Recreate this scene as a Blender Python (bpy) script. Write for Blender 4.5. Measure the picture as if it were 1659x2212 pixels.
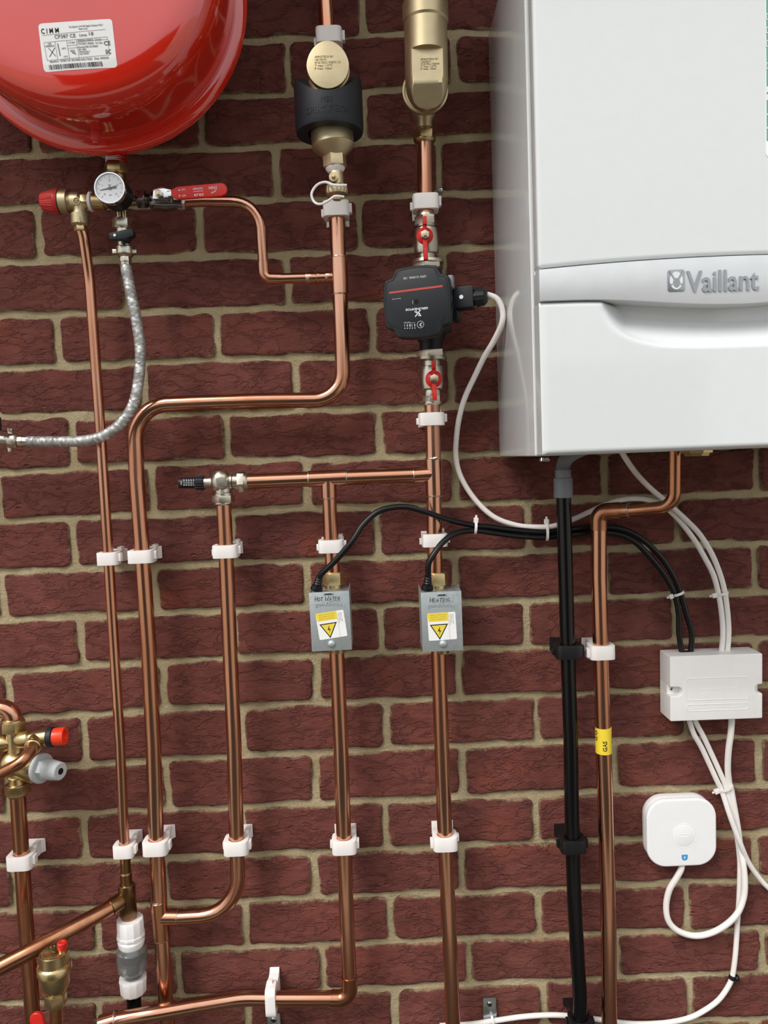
import bpy, bmesh, math, random
import numpy as np
from mathutils import Vector, Matrix

for o in list(bpy.data.objects):
    bpy.data.objects.remove(o, do_unlink=True)
SC = bpy.context.scene
COL = SC.collection

# ------------------------------------------------------------------ camera
F, CX, CY = 1680.0, 829.5, 1106.0          # focal length and centre of the 1659x2212 frame
GZ = 2.06                                  # height of the topmost measured bed joint above the ground
CAM = Vector((-0.0017, -1.1632, -0.6071 + GZ))
PITCH, YAW, ROLL = 0.0692, 0.0095, -0.0373
FWD = Vector((math.sin(YAW) * math.cos(PITCH), math.cos(YAW) * math.cos(PITCH), -math.sin(PITCH)))
_r0 = Vector((math.cos(YAW), -math.sin(YAW), 0)); _u0 = _r0.cross(FWD)
RGT = _r0 * math.cos(ROLL) + _u0 * math.sin(ROLL)
UPV = -_r0 * math.sin(ROLL) + _u0 * math.cos(ROLL)
cd = bpy.data.cameras.new('camera'); cam = bpy.data.objects.new('camera', cd); COL.objects.link(cam)
cd.sensor_fit = 'VERTICAL'; cd.sensor_height = 24.0; cd.lens = 24.0 * F / 2212.0
cd.clip_start = 0.02; cd.clip_end = 200
m = Matrix((RGT, UPV, -FWD)).transposed().to_4x4(); m.translation = CAM
cam.matrix_world = m
SC.camera = cam

# ------------------------------------------------------------------ sky, sun, exposure
vs = SC.view_settings
vs.view_transform = 'Standard'; vs.look = 'None'; vs.gamma = 1.0; vs.use_curve_mapping = False
vs.exposure = 0.12
w = bpy.data.worlds.new('overcast_sky'); SC.world = w; w.use_nodes = True
nt = w.node_tree; bg = nt.nodes['Background']
tc = nt.nodes.new('ShaderNodeTexCoord'); sx = nt.nodes.new('ShaderNodeSeparateXYZ')
cr = nt.nodes.new('ShaderNodeValToRGB')
nt.links.new(tc.outputs['Generated'], sx.inputs[0]); nt.links.new(sx.outputs['Z'], cr.inputs[0])
nt.links.new(cr.outputs[0], bg.inputs['Color'])
cr.color_ramp.elements[0].position = 0.0; cr.color_ramp.elements[0].color = (0.50, 0.53, 0.56, 1)
cr.color_ramp.elements[1].position = 1.0; cr.color_ramp.elements[1].color = (1.0, 1.0, 1.0, 1)
bg.inputs['Strength'].default_value = 1.5
sd = bpy.data.lights.new('veiled_sun', 'SUN'); sun = bpy.data.objects.new('veiled_sun', sd); COL.objects.link(sun)
sd.energy = 2.3; sd.angle = math.radians(28); sd.color = (1.0, 0.97, 0.93)
sun.rotation_euler = Vector((0.46, 0.50, -0.74)).to_track_quat('-Z', 'Y').to_euler()

# ------------------------------------------------------------------ pixel -> point on a plane parallel to the wall
def W(px, py, d=0.0):
    dr = RGT * ((px - CX) / F) - UPV * ((py - CY) / F) + FWD
    t = (-d - CAM.y) / dr.y
    return CAM + dr * t
def mpp(px, py, d):
    return (W(px, py, d) - CAM).dot(FWD) / F
X, Y, Z = Vector((1, 0, 0)), Vector((0, 1, 0)), Vector((0, 0, 1))

# ------------------------------------------------------------------ materials
def lin(h):
    h = h.lstrip('#'); c = [int(h[i:i + 2], 16) / 255 for i in (0, 2, 4)]
    return tuple(x / 12.92 if x <= .04045 else ((x + .055) / 1.055) ** 2.4 for x in c) + (1.0,)
def pm(name, hexc, metal=0.0, rough=0.5, var=0.06, vscale=60.0, bump=0.0, bscale=300.0, coat=0.0, stretch=(1, 1, 1), hex2=None, rvar=0.0, trans=0.0, ior=1.45, spec=0.5, sss=0.0):
    mt = bpy.data.materials.new(name); mt.use_nodes = True
    n = mt.node_tree.nodes; l = mt.node_tree.links; b = n['Principled BSDF']
    c = lin(hexc); c2 = lin(hex2) if hex2 else tuple(max(0, x * (1 - 2.2 * var)) for x in c[:3]) + (1,)
    b.inputs['Metallic'].default_value = metal; b.inputs['Roughness'].default_value = rough
    b.inputs['IOR'].default_value = ior; b.inputs['Specular IOR Level'].default_value = spec
    if coat: b.inputs['Coat Weight'].default_value = coat; b.inputs['Coat Roughness'].default_value = 0.06
    if trans: b.inputs['Transmission Weight'].default_value = trans
    if sss: b.inputs['Subsurface Weight'].default_value = sss; b.inputs['Subsurface Radius'].default_value = (.004, .004, .004)
    t = n.new('ShaderNodeTexCoord'); mp = n.new('ShaderNodeMapping'); mp.inputs['Scale'].default_value = stretch
    l.new(t.outputs['Object'], mp.inputs[0])
    no = n.new('ShaderNodeTexNoise'); no.inputs['Scale'].default_value = vscale; no.inputs['Detail'].default_value = 4
    l.new(mp.outputs[0], no.inputs['Vector'])
    mx = n.new('ShaderNodeMix'); mx.data_type = 'RGBA'
    rp = n.new('ShaderNodeMapRange'); rp.inputs[1].default_value = .35; rp.inputs[2].default_value = .7
    l.new(no.outputs['Fac'], rp.inputs[0]); l.new(rp.outputs[0], mx.inputs[0])
    mx.inputs[6].default_value = c; mx.inputs[7].default_value = c2
    l.new(mx.outputs[2], b.inputs['Base Color'])
    if rvar:
        rr = n.new('ShaderNodeMapRange'); rr.inputs[1].default_value = .3; rr.inputs[2].default_value = .7
        rr.inputs[3].default_value = rough - rvar; rr.inputs[4].default_value = rough + rvar
        l.new(no.outputs['Fac'], rr.inputs[0]); l.new(rr.outputs[0], b.inputs['Roughness'])
    if bump:
        n2 = n.new('ShaderNodeTexNoise'); n2.inputs['Scale'].default_value = bscale; n2.inputs['Detail'].default_value = 3
        l.new(t.outputs['Object'], n2.inputs['Vector'])
        bp = n.new('ShaderNodeBump'); bp.inputs['Strength'].default_value = bump; bp.inputs['Distance'].default_value = .001
        l.new(n2.outputs['Fac'], bp.inputs['Height']); l.new(bp.outputs[0], b.inputs['Normal'])
    return mt
M = {}
M['copper'] = pm('copper', '#dba78b', 1, .22, hex2='#bd7f60', vscale=26, stretch=(1, 1, .16), rvar=.07)
M['copper_h'] = pm('copper_horizontal', '#dba78b', 1, .22, hex2='#bd7f60', vscale=26, stretch=(.16, 1, 1), rvar=.07)
M['copper_dull'] = pm('copper_dull', '#c48c6c', 1, .27, hex2='#9c6648', vscale=30, stretch=(1, 1, .2), rvar=.08)
M['copper_brown'] = pm('copper_brown', '#9c7a52', 1, .3, hex2='#6d5236', vscale=30, stretch=(1, 1, .2), rvar=.06)
M['solder'] = pm('solder', '#cfc7be', 1, .3, var=.1)
M['brass'] = pm('brass', '#c9b283', 1, .3, var=.08, bump=.15, bscale=500)
M['brass_cast'] = pm('brass_cast', '#cfbe99', 1, .44, var=.05, bump=.1, bscale=1100)
M['brass_bright'] = pm('brass_bright', '#dcc591', 1, .36, var=.05)
M['nickel'] = pm('nickel', '#cfc6b6', 1, .28, var=.05, bump=.1, bscale=700)
M['chrome'] = pm('chrome', '#dfe0e2', 1, .12, var=.04)
M['chrome_dark'] = pm('chrome_dark', '#8d8b88', 1, .22, var=.08)
M['steel_galv'] = pm('galvanised_steel', '#ccd3d3', .8, .5, hex2='#aeb8ba', vscale=110, rvar=.08)
M['steel_zinc'] = pm('zinc_steel', '#c3ccd2', 1, .25, var=.08)
M['braid'] = pm('braided_steel', '#cfcecb', .9, .45, var=.1)
M['clip'] = pm('white_nylon', '#f2ece8', 0, .42, var=.015, sss=.15)
M['clip_black'] = pm('black_nylon', '#141214', 0, .45, var=.1)
M['cable_white'] = pm('white_cable_sheath', '#f1ece6', 0, .42, var=.02)
M['cable_black'] = pm('black_cable_sheath', '#0c0c0e', 0, .38, var=.1)
M['pvc_black'] = pm('black_pvc_pipe', '#070709', 0, .24, var=.1)
M['plastic_black'] = pm('black_plastic', '#14171b', 0, .5, var=.06, bump=.1, bscale=1500)
M['plastic_panel'] = pm('black_panel_film', '#0f1318', 0, .42, var=.03)
M['rubber_black'] = pm('black_rubber', '#181d23', 0, .52, var=.05, bump=.15, bscale=900)
M['plastic_grey'] = pm('grey_plastic', '#8a8e92', 0, .45, var=.04)
M['plastic_ltgrey'] = pm('light_grey_plastic', '#bfc3c4', 0, .4, var=.03)
M['plastic_white'] = pm('white_plastic', '#f2f0ed', 0, .35, var=.015)
M['hub_white'] = pm('white_hub_plastic', '#f3f3f3', 0, .3, var=.01)
M['enamel'] = pm('white_enamel', '#dde0e0', 0, .16, var=.008, coat=.6)
M['enamel_side'] = M['enamel']
M['band'] = pm('silver_band', '#d4d6d7', .35, .34, var=.02)
M['logo_silver'] = pm('logo_silver', '#a4a7aa', .8, .3, var=.03)
M['red_gloss'] = pm('red_vessel_lacquer', '#dc2a16', 0, .14, var=.03, vscale=12, coat=1., bump=.03, bscale=160)
M['red_gloss'].node_tree.nodes['Principled BSDF'].inputs['Coat IOR'].default_value = 1.75
M['red_dark'] = pm('red_lacquer_dark', '#b3190f', 0, .25, var=.05)
M['red_plastic'] = pm('red_plastic', '#d8281e', 0, .35, var=.05)
M['red_cap'] = pm('red_cap_plastic', '#c9332c', 0, .4, var=.05)
M['orange_plastic'] = pm('orange_plastic', '#f0401f', 0, .35, var=.04)
M['label'] = pm('white_label', '#f4f3f0', 0, .4, var=.01)
M['ink'] = pm('black_ink', '#26262a', 0, .6, var=.05)
M['ink_grey'] = pm('grey_ink', '#7c7c80', 0, .6, var=.03)
M['ink_faint'] = pm('faint_ink', '#b3b1ae', 0, .6, var=.03)
M['ink_white'] = pm('white_ink', '#e6e8ea', 0, .5, var=.02)
M['ink_greyd'] = pm('embossed_grey', '#343b42', 0, .4, var=.02)
M['ink_brown'] = pm('dot_print', '#8a7a58', .5, .6, var=.05)
M['yellow'] = pm('yellow_print', '#f0d64a', 0, .45, var=.03)
M['yellow_ink'] = pm('dark_yellow_ink', '#a5913a', 0, .6, var=.03)
M['tape'] = pm('yellow_tape', '#f3d63c', 0, .4, var=.04)
M['stripe'] = pm('red_stripe', '#c84a3f', 0, .4, var=.03)
M['green'] = pm('green_print', '#67aa99', 0, .4, var=.02)
M['blue'] = pm('blue_print', '#3f9bd0', 0, .4, var=.02)
M['ptfe'] = pm('ptfe_tape', '#ece6ea', 0, .5, var=.05)
M['clear'] = pm('clear_plastic', '#eef0ee', 0, .06, var=.01, trans=.92, ior=1.3)
M['dark_hole'] = pm('dark_hole', '#060606', 0, .8, var=.1)
M['dial'] = pm('dial_white', '#eceef0', 0, .15, var=.01, coat=.7)

def brick_mat():
    mt = bpy.data.materials.new('stock_brick'); mt.use_nodes = True
    n = mt.node_tree.nodes; l = mt.node_tree.links; b = n['Principled BSDF']
    b.inputs['Roughness'].default_value = .85; b.inputs['Specular IOR Level'].default_value = .25
    tc = n.new('ShaderNodeTexCoord'); oi = n.new('ShaderNodeObjectInfo')
    mu = n.new('ShaderNodeVectorMath'); mu.operation = 'SCALE'; mu.inputs[0].default_value = (37.1, 11.7, 53.3)
    l.new(oi.outputs['Random'], mu.inputs['Scale'])
    ad = n.new('ShaderNodeVectorMath'); l.new(tc.outputs['Object'], ad.inputs[0]); l.new(mu.outputs[0], ad.inputs[1])
    mp = n.new('ShaderNodeMapping'); mp.inputs['Scale'].default_value = (.55, 1, 1.25); l.new(ad.outputs[0], mp.inputs[0])
    # per-brick tilt of the fold marks
    def noise(scale, det, rough=.55, dist=0, src=None, ty='FBM'):
        q = n.new('ShaderNodeTexNoise'); q.noise_type = ty; q.inputs['Scale'].default_value = scale
        q.inputs['Detail'].default_value = det; q.inputs['Roughness'].default_value = rough; q.inputs['Distortion'].default_value = dist
        l.new((src or ad).outputs[0], q.inputs['Vector']); return q
    def rng(src, a, b_, c=0., d=1.):
        q = n.new('ShaderNodeMapRange'); q.inputs[1].default_value = a; q.inputs[2].default_value = b_; q.inputs[3].default_value = c; q.inputs[4].default_value = d
        l.new(src, q.inputs[0]); return q.outputs[0]
    def mix(fac, a, b_, bl='MIX'):
        q = n.new('ShaderNodeMix'); q.data_type = 'RGBA'; q.blend_type = bl
        if hasattr(fac, 'type'): l.new(fac, q.inputs[0])
        else: q.inputs[0].default_value = fac
        for i, s in ((6, a), (7, b_)):
            if isinstance(s, tuple): q.inputs[i].default_value = s
            else: l.new(s, q.inputs[i])
        return q.outputs[2]
    blot = noise(22, 5); fine = noise(300, 6, .85); crease = noise(34, 6, .6, .35, mp); mid = noise(95, 6, .72, .15, mp)
    ramp = n.new('ShaderNodeValToRGB'); l.new(oi.outputs['Random'], ramp.inputs[0])
    e = ramp.color_ramp.elements; e[0].color = lin('#904d45'); e[1].color = lin('#9e5b50')
    for p, c in ((.2, '#884841'), (.4, '#99544b'), (.6, '#8e4d46'), (.8, '#844845')):
        q = e.new(p); q.color = lin(c)
    c = mix(rng(blot.outputs['Fac'], .35, .7), ramp.outputs[0], lin('#723937'))
    flash = noise(9, 2)
    c = mix(rng(flash.outputs['Fac'], .60, .78, 0, .55), c, lin('#b95d44'))
    c = mix(rng(mid.outputs['Fac'], .25, .75, .0, .45), c, lin('#a86f5e'))
    # dark bottoms of the fold marks are clay shadows in the relief: only the relief makes them
    spk = noise(240, 1); c = mix(rng(spk.outputs['Fac'], .80, .84, 0, .8), c, lin('#c9b59a'))
    at = n.new('ShaderNodeAttribute'); at.attribute_name = 'edge'
    en = noise(55, 4, .7)
    mm = n.new('ShaderNodeMath'); mm.operation = 'SUBTRACT'; l.new(en.outputs['Fac'], mm.inputs[0]); l.new(at.outputs['Fac'], mm.inputs[1])
    c = mix(rng(mm.outputs[0], .22, .50, 0, .85), c, lin('#c9b78f'))
    l.new(c, b.inputs['Base Color'])
    # relief: folded clay creases + grain
    a1 = n.new('ShaderNodeMath'); a1.operation = 'SUBTRACT'; l.new(crease.outputs['Fac'], a1.inputs[0]); a1.inputs[1].default_value = .5
    a2 = n.new('ShaderNodeMath'); a2.operation = 'ABSOLUTE'; l.new(a1.outputs[0], a2.inputs[0])
    a3 = rng(a2.outputs[0], 0, .035)          # thin valleys
    a4 = n.new('ShaderNodeMath'); a4.operation = 'MULTIPLY_ADD'; l.new(mid.outputs['Fac'], a4.inputs[0]); a4.inputs[1].default_value = 1.9; l.new(a3, a4.inputs[2])
    pit = n.new('ShaderNodeTexVoronoi'); pit.inputs['Scale'].default_value = 75; l.new(mp.outputs[0], pit.inputs['Vector'])
    pw = noise(30, 2); pthr = n.new('ShaderNodeMath'); pthr.operation = 'MULTIPLY'; l.new(rng(pit.outputs['Distance'], .22, .08), pthr.inputs[0]); l.new(rng(pw.outputs['Fac'], .52, .62), pthr.inputs[1])
    a45 = n.new('ShaderNodeMath'); a45.operation = 'MULTIPLY_ADD'; l.new(pthr.outputs[0], a45.inputs[0]); a45.inputs[1].default_value = -1.6; l.new(a4.outputs[0], a45.inputs[2])
    a5 = n.new('ShaderNodeMath'); a5.operation = 'MULTIPLY_ADD'; l.new(fine.outputs['Fac'], a5.inputs[0]); a5.inputs[1].default_value = .7; l.new(a45.outputs[0], a5.inputs[2])
    bp = n.new('ShaderNodeBump'); bp.inputs['Strength'].default_value = 1.; bp.inputs['Distance'].default_value = .0050
    l.new(a5.outputs[0], bp.inputs['Height']); l.new(bp.outputs[0], b.inputs['Normal'])
    return mt
M['brick'] = brick_mat()
def mortar_mat():
    mt = bpy.data.materials.new('lime_mortar'); mt.use_nodes = True
    n = mt.node_tree.nodes; l = mt.node_tree.links; b = n['Principled BSDF']
    b.inputs['Roughness'].default_value = .95; b.inputs['Specular IOR Level'].default_value = .15
    tc = n.new('ShaderNodeTexCoord')
    def noise(s, d, r=.6):
        q = n.new('ShaderNodeTexNoise'); q.inputs['Scale'].default_value = s; q.inputs['Detail'].default_value = d; q.inputs['Roughness'].default_value = r
        l.new(tc.outputs['Object'], q.inputs['Vector']); return q
    n1 = noise(14, 5); n2 = noise(260, 5, .75); n3 = noise(90, 4)
    r1 = n.new('ShaderNodeValToRGB'); l.new(n1.outputs['Fac'], r1.inputs[0])
    r1.color_ramp.elements[0].position = .3; r1.color_ramp.elements[0].color = lin('#b9a681')
    r1.color_ramp.elements[1].position = .72; r1.color_ramp.elements[1].color = lin('#ddcba4')
    r2 = n.new('ShaderNodeMapRange'); r2.inputs[1].default_value = .66; r2.inputs[2].default_value = .76; r2.inputs[4].default_value = .6
    l.new(n3.outputs['Fac'], r2.inputs[0])
    mx = n.new('ShaderNodeMix'); mx.data_type = 'RGBA'; l.new(r2.outputs[0], mx.inputs[0]); l.new(r1.outputs[0], mx.inputs[6]); mx.inputs[7].default_value = lin('#e6dcc0')
    n4 = noise(420, 3, .8); r4 = n.new('ShaderNodeMapRange'); r4.inputs[1].default_value = .42; r4.inputs[2].default_value = .28; r4.inputs[4].default_value = .55; l.new(n4.outputs['Fac'], r4.inputs[0])
    m4 = n.new('ShaderNodeMix'); m4.data_type = 'RGBA'; l.new(r4.outputs[0], m4.inputs[0]); l.new(mx.outputs[2], m4.inputs[6]); m4.inputs[7].default_value = lin('#84745a')
    n5 = noise(170, 3, .7); r5 = n.new('ShaderNodeMapRange'); r5.inputs[1].default_value = .66; r5.inputs[2].default_value = .72; r5.inputs[4].default_value = .8; l.new(n5.outputs['Fac'], r5.inputs[0])
    m5 = n.new('ShaderNodeMix'); m5.data_type = 'RGBA'; l.new(r5.outputs[0], m5.inputs[0]); l.new(m4.outputs[2], m5.inputs[6]); m5.inputs[7].default_value = lin('#f0e8d4')
    l.new(m5.outputs[2], b.inputs['Base Color'])
    a = n.new('ShaderNodeMath'); a.operation = 'MULTIPLY_ADD'; l.new(n3.outputs['Fac'], a.inputs[0]); a.inputs[1].default_value = 1.; l.new(n2.outputs['Fac'], a.inputs[2])
    bp = n.new('ShaderNodeBump'); bp.inputs['Strength'].default_value = 1.; bp.inputs['Distance'].default_value = .0045
    l.new(a.outputs[0], bp.inputs['Height']); l.new(bp.outputs[0], b.inputs['Normal'])
    return mt
M['mortar'] = mortar_mat()
M['paving'] = pm('yard_paving', '#a0978a', 0, .9, var=.08, vscale=3)
M['added_gravel'] = pm('added_dark_gravel', '#46423c', 0, .95, var=.2, vscale=60)
M['added_lawn'] = pm('added_dark_turf', '#1f1f17', 0, .95, var=.15, vscale=12)
M['render'] = pm('added_opposite_render', '#37322e', 0, .9, var=.08, vscale=2)
M['added_soffit'] = pm('added_soffit_board', '#5a524a', 0, .7, var=.05, vscale=4)

# ------------------------------------------------------------------ mesh building
ORG = {}
def thing(name, label, cat, loc, group=None):
    o = bpy.data.objects.new(name, None); COL.objects.link(o); o.location = loc; o.empty_display_size = .02
    o['label'] = label; o['category'] = cat
    if group: o['group'] = group
    ORG[o.name] = Vector(loc); return o
def tag(o, label, cat, group=None):
    o['label'] = label; o['category'] = cat
    if group: o['group'] = group
    return o
def frame_perp(ax, ref=None):
    ax = ax.normalized()
    r = ref if ref is not None else (Vector((0, -1, 0)) if abs(ax.y) < .9 else Vector((0, 0, 1)))
    u = (r - ax * r.dot(ax)).normalized(); return u, ax.cross(u)
class MB:
    def __init__(s): s.v = []; s.f = []
    def add(s, v, f):
        k = len(s.v); s.v += [Vector(p) for p in v]; s.f += [[i + k for i in q] for q in f]; return s
    def tube(s, pts, r, n=18, caps=True, closed=False):
        pts = [Vector(p) for p in pts]; N = len(pts); rs = r if isinstance(r, (list, tuple)) else [r] * N
        u = None; V = []
        for i, p in enumerate(pts):
            if closed: t = pts[(i + 1) % N] - pts[i - 1]
            else: t = pts[min(i + 1, N - 1)] - pts[max(i - 1, 0)]
            t.normalize()
            if u is None: u, _ = frame_perp(t)
            u = (u - t * u.dot(t)).normalized(); v = t.cross(u)
            for k in range(n):
                a = 2 * math.pi * k / n; V.append(p + (u * math.cos(a) + v * math.sin(a)) * rs[i])
        Fc = []
        for i in range(N if closed else N - 1):
            j = (i + 1) % N
            for k in range(n): k2 = (k + 1) % n; Fc.append((i * n + k, i * n + k2, j * n + k2, j * n + k))
        if caps and not closed: Fc.append(tuple(range(n))[::-1]); Fc.append(tuple((N - 1) * n + k for k in range(n)))
        return s.add(V, Fc)
    def lathe(s, p0, ax, prof, n=36, ref=None, rot=0.0, mod=None, sq=1.0):
        ax = ax.normalized(); u, v = frame_perp(ax, ref); V = []; Fc = []
        for (t, r) in prof:
            for k in range(n):
                a = 2 * math.pi * k / n + rot; rr = r * (mod(a, t) if mod else 1)
                V.append(p0 + ax * t + u * (rr * math.cos(a) * sq) + v * (rr * math.sin(a)))
        P = len(prof)
        for i in range(P - 1):
            for k in range(n): k2 = (k + 1) % n; Fc.append((i * n + k, i * n + k2, (i + 1) * n + k2, (i + 1) * n + k))
        if prof[0][1] > 1e-6: Fc.append(tuple(range(n))[::-1])
        if prof[-1][1] > 1e-6: Fc.append(tuple((P - 1) * n + k for k in range(n)))
        return s.add(V, Fc)
    def prism(s, poly, o, ex, ez, h0, h1, taper=0.0):
        # poly in (ex,ez), extruded along the outward normal ex x ez from h0 to h1
        nn = ex.cross(ez).normalized(); N = len(poly)
        cx = sum(p[0] for p in poly) / N; cz = sum(p[1] for p in poly) / N
        V = [o + ex * a + ez * b + nn * h0 for a, b in poly]
        V += [o + ex * (cx + (a - cx) * (1 - taper)) + ez * (cz + (b - cz) * (1 - taper)) + nn * h1 for a, b in poly]
        Fc = [tuple(range(N))[::-1], tuple(range(N, 2 * N))]
        for i in range(N): j = (i + 1) % N; Fc.append((i, j, N + j, N + i))
        return s.add(V, Fc)
    def ringprism(s, outer, inner, o, ex, ez, h0, h1):
        nn = ex.cross(ez).normalized(); N = len(outer); V = []
        for h in (h0, h1):
            for L in (outer, inner): V += [o + ex * a + ez * b + nn * h for a, b in L]
        Fc = []
        for i in range(N):
            j = (i + 1) % N
            Fc += [(i, j, 2 * N + j, 2 * N + i), (N + j, N + i, 3 * N + i, 3 * N + j), (j, i, N + i, N + j), (2 * N + i, 2 * N + j, 3 * N + j, 3 * N + i)]
        return s.add(V, Fc)
    def box(s, c, sz, ex=X, ez=Z):
        a, b, h = sz[0] / 2, sz[2] / 2, sz[1] / 2
        return s.prism([(-a, -b), (a, -b), (a, b), (-a, b)], Vector(c), ex, ez, -h, h)
    def out(s, name, mat, parent=None, bevel=0.0, seg=2, ang=35, base=None, kind=None):
        me = bpy.data.meshes.new(name)
        if parent is None:
            og = Vector(base) if base is not None else Vector((sum(p.x for p in s.v) / len(s.v), sum(p.y for p in s.v) / len(s.v), min(p.z for p in s.v)))
        else: og = ORG[parent.name]
        me.from_pydata([p - og for p in s.v], [], s.f); me.update()
        bm = bmesh.new(); bm.from_mesh(me)
        bmesh.ops.recalc_face_normals(bm, faces=bm.faces)
        if bevel:
            ed = [e for e in bm.edges if e.is_manifold and e.calc_face_angle(0) > math.radians(30)]
            bmesh.ops.bevel(bm, geom=ed, offset=bevel, segments=seg, profile=.6, affect='EDGES', clamp_overlap=True)
        bm.to_mesh(me); bm.free()
        me.shade_smooth(); me.set_sharp_from_angle(angle=math.radians(ang))
        me.materials.append(M[mat] if isinstance(mat, str) else mat)
        o = bpy.data.objects.new(name, me); COL.objects.link(o)
        if parent is None: o.location = og
        else: o.parent = parent
        ORG[o.name] = og
        if kind: o['kind'] = kind
        return o
def arc(c, a0, a1, r, n=8, ry=None):
    ry = r if ry is None else ry
    return [(c[0] + r * math.cos(a0 + (a1 - a0) * i / n), c[1] + ry * math.sin(a0 + (a1 - a0) * i / n)) for i in range(n + 1)]
def rrect(w, h, r, n=5):
    P = []
    for sx, sz, a in ((1, 1, 0), (-1, 1, .5), (-1, -1, 1), (1, -1, 1.5)):
        P += arc((sx * (w / 2 - r), sz * (h / 2 - r)), a * math.pi, (a + .5) * math.pi, r, n)
    return P
def circ(r, n=24, c=(0, 0), ry=None): return [(c[0] + r * math.cos(2 * math.pi * i / n), c[1] + (ry or r) * math.sin(2 * math.pi * i / n)) for i in range(n)]
def fillet(pts, rad, n=9):
    pts = [Vector(p) for p in pts]; out = [pts[0]]
    rads = rad if isinstance(rad, (list, tuple)) else [rad] * (len(pts) - 2)
    for i in range(1, len(pts) - 1):
        a, b, c = pts[i - 1], pts[i], pts[i + 1]; d1 = (a - b).normalized(); d2 = (c - b).normalized(); r = rads[i - 1]
        ang = d1.angle(d2)
        if r <= 0 or ang > math.pi - .02: out.append(b); continue
        t = min(r / math.tan(ang / 2), .48 * (a - b).length if i > 1 else .95 * (a - b).length, .48 * (c - b).length if i < len(pts) - 2 else .95 * (c - b).length)
        r2 = t * math.tan(ang / 2); bis = (d1 + d2).normalized(); cen = b + bis * (r2 / math.sin(ang / 2))
        s0 = (b + d1 * t) - cen; s1 = (b + d2 * t) - cen; th = s0.angle(s1); axn = s0.cross(s1).normalized()
        for k in range(n + 1): out.append(cen + Matrix.Rotation(th * k / n, 3, axn) @ s0)
    out.append(pts[-1]); return out
def spline(pts, sub=6):
    pts = [Vector(p) for p in pts]; P = [pts[0] * 2 - pts[1]] + pts + [pts[-1] * 2 - pts[-2]]; out = []
    for i in range(1, len(P) - 2):
        for k in range(sub):
            t = k / sub; a, b, c, d = P[i - 1], P[i], P[i + 1], P[i + 2]
            out.append(.5 * ((2 * b) + (c - a) * t + (2 * a - 5 * b + 4 * c - d) * t * t + (3 * b - a - 3 * c + d) * t ** 3))
    out.append(pts[-1]); return out
# turned shapes given by two pixel points of their axis, all radii in pixels
def turn(mb, a, b, d, prof, n=36, mod=None, db=None):
    A = W(a[0], a[1], d); B = W(b[0], b[1], d if db is None else db); u = mpp((a[0] + b[0]) / 2, (a[1] + b[1]) / 2, d); L = (B - A).length
    return mb.lathe(A, B - A, [(t * L, r * u) for t, r in prof], n, mod=mod)
def hexn(mb, a, b, d, r, rot=.26, ch=.12, db=None):
    A = W(a[0], a[1], d); B = W(b[0], b[1], d if db is None else db); u = mpp(a[0], a[1], d); L = (B - A).length; r *= u
    prof = [(0, r * .86), (0, r * (1 - ch)), (L * .14, r), (L * .86, r), (L, r * (1 - ch)), (L, r * .86)]
    # chamfered corners of a nut: hexagon body with round faces
    mb.lathe(A, B - A, [(L * .06, r), (L * .94, r)], 6, rot=rot)
    return mb.lathe(A, B - A, [(0, r * .84), (L, r * .84)], 28)
def disc_out(mb, c, d0, d1, prof, n=36, axis=None, sq=1.0):
    # turned about the direction out of the wall, from depth d0 at pixel c
    A = W(c[0], c[1], d0); u = mpp(c[0], c[1], d0); ax = axis or Vector((0, -1, 0)); L = d1 - d0
    return mb.lathe(A, ax, [(t * L, r * u) for t, r in prof], n, ref=Z, sq=sq)
_tc = {}
def text_mesh(body, bold):
    k = (body, bold)
    if k in _tc: return _tc[k]
    cu = bpy.data.curves.new('t', 'FONT'); cu.body = body; cu.size = 1; cu.resolution_u = 2; cu.offset = bold; cu.extrude = 0; cu.align_x = 'CENTER'
    o = bpy.data.objects.new('t', cu); COL.objects.link(o); dg = bpy.context.evaluated_depsgraph_get()
    me = bpy.data.meshes.new_from_object(o.evaluated_get(dg)); V = [(v.co.x, v.co.y) for v in me.vertices]; Fc = [tuple(p.vertices) for p in me.polygons]
    bpy.data.objects.remove(o); bpy.data.curves.remove(cu); bpy.data.meshes.remove(me)
    _tc[k] = (V, Fc); return _tc[k]
def text(mb, body, o, ex, ez, cap, width=None, bold=0.0, h=.0003, align='C'):
    # cap = capital height in metres, centred on o vertically; width squeezes the line to a given length; raised by h
    V, Fc = text_mesh(body, bold); s = cap / .69
    x0 = min(v[0] for v in V); x1 = max(v[0] for v in V); sx = s if width is None else width / (x1 - x0)
    off = -(x0 + x1) / 2 if align == 'C' else -x0
    nn = ex.cross(ez).normalized()
    top = [o + ex * ((x + off) * sx) + ez * ((y - .345) * s) + nn * h for x, y in V]
    k = len(V); E = {}
    for f in Fc:
        for i in range(len(f)):
            e = (f[i], f[(i + 1) % len(f)]); E[e] = 1
    side = [(a, b, b + k, a + k) for a, b in E if (b, a) not in E]
    bot = [p - nn * (h * 1.4) for p in top]
    mb.add(top + bot, [tuple(f) for f in Fc] + side); return mb
def ptext(mb, body, px, py, d, cap, width=None, bold=0.0, rot=0.0, h=.0003, align='C'):
    u = mpp(px, py, d); ex = X * math.cos(rot) + Z * math.sin(rot); ez = -X * math.sin(rot) + Z * math.cos(rot)
    return text(mb, body, W(px, py, d), ex, ez, cap * u, None if width is None else width * u, bold, h, align)

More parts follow.
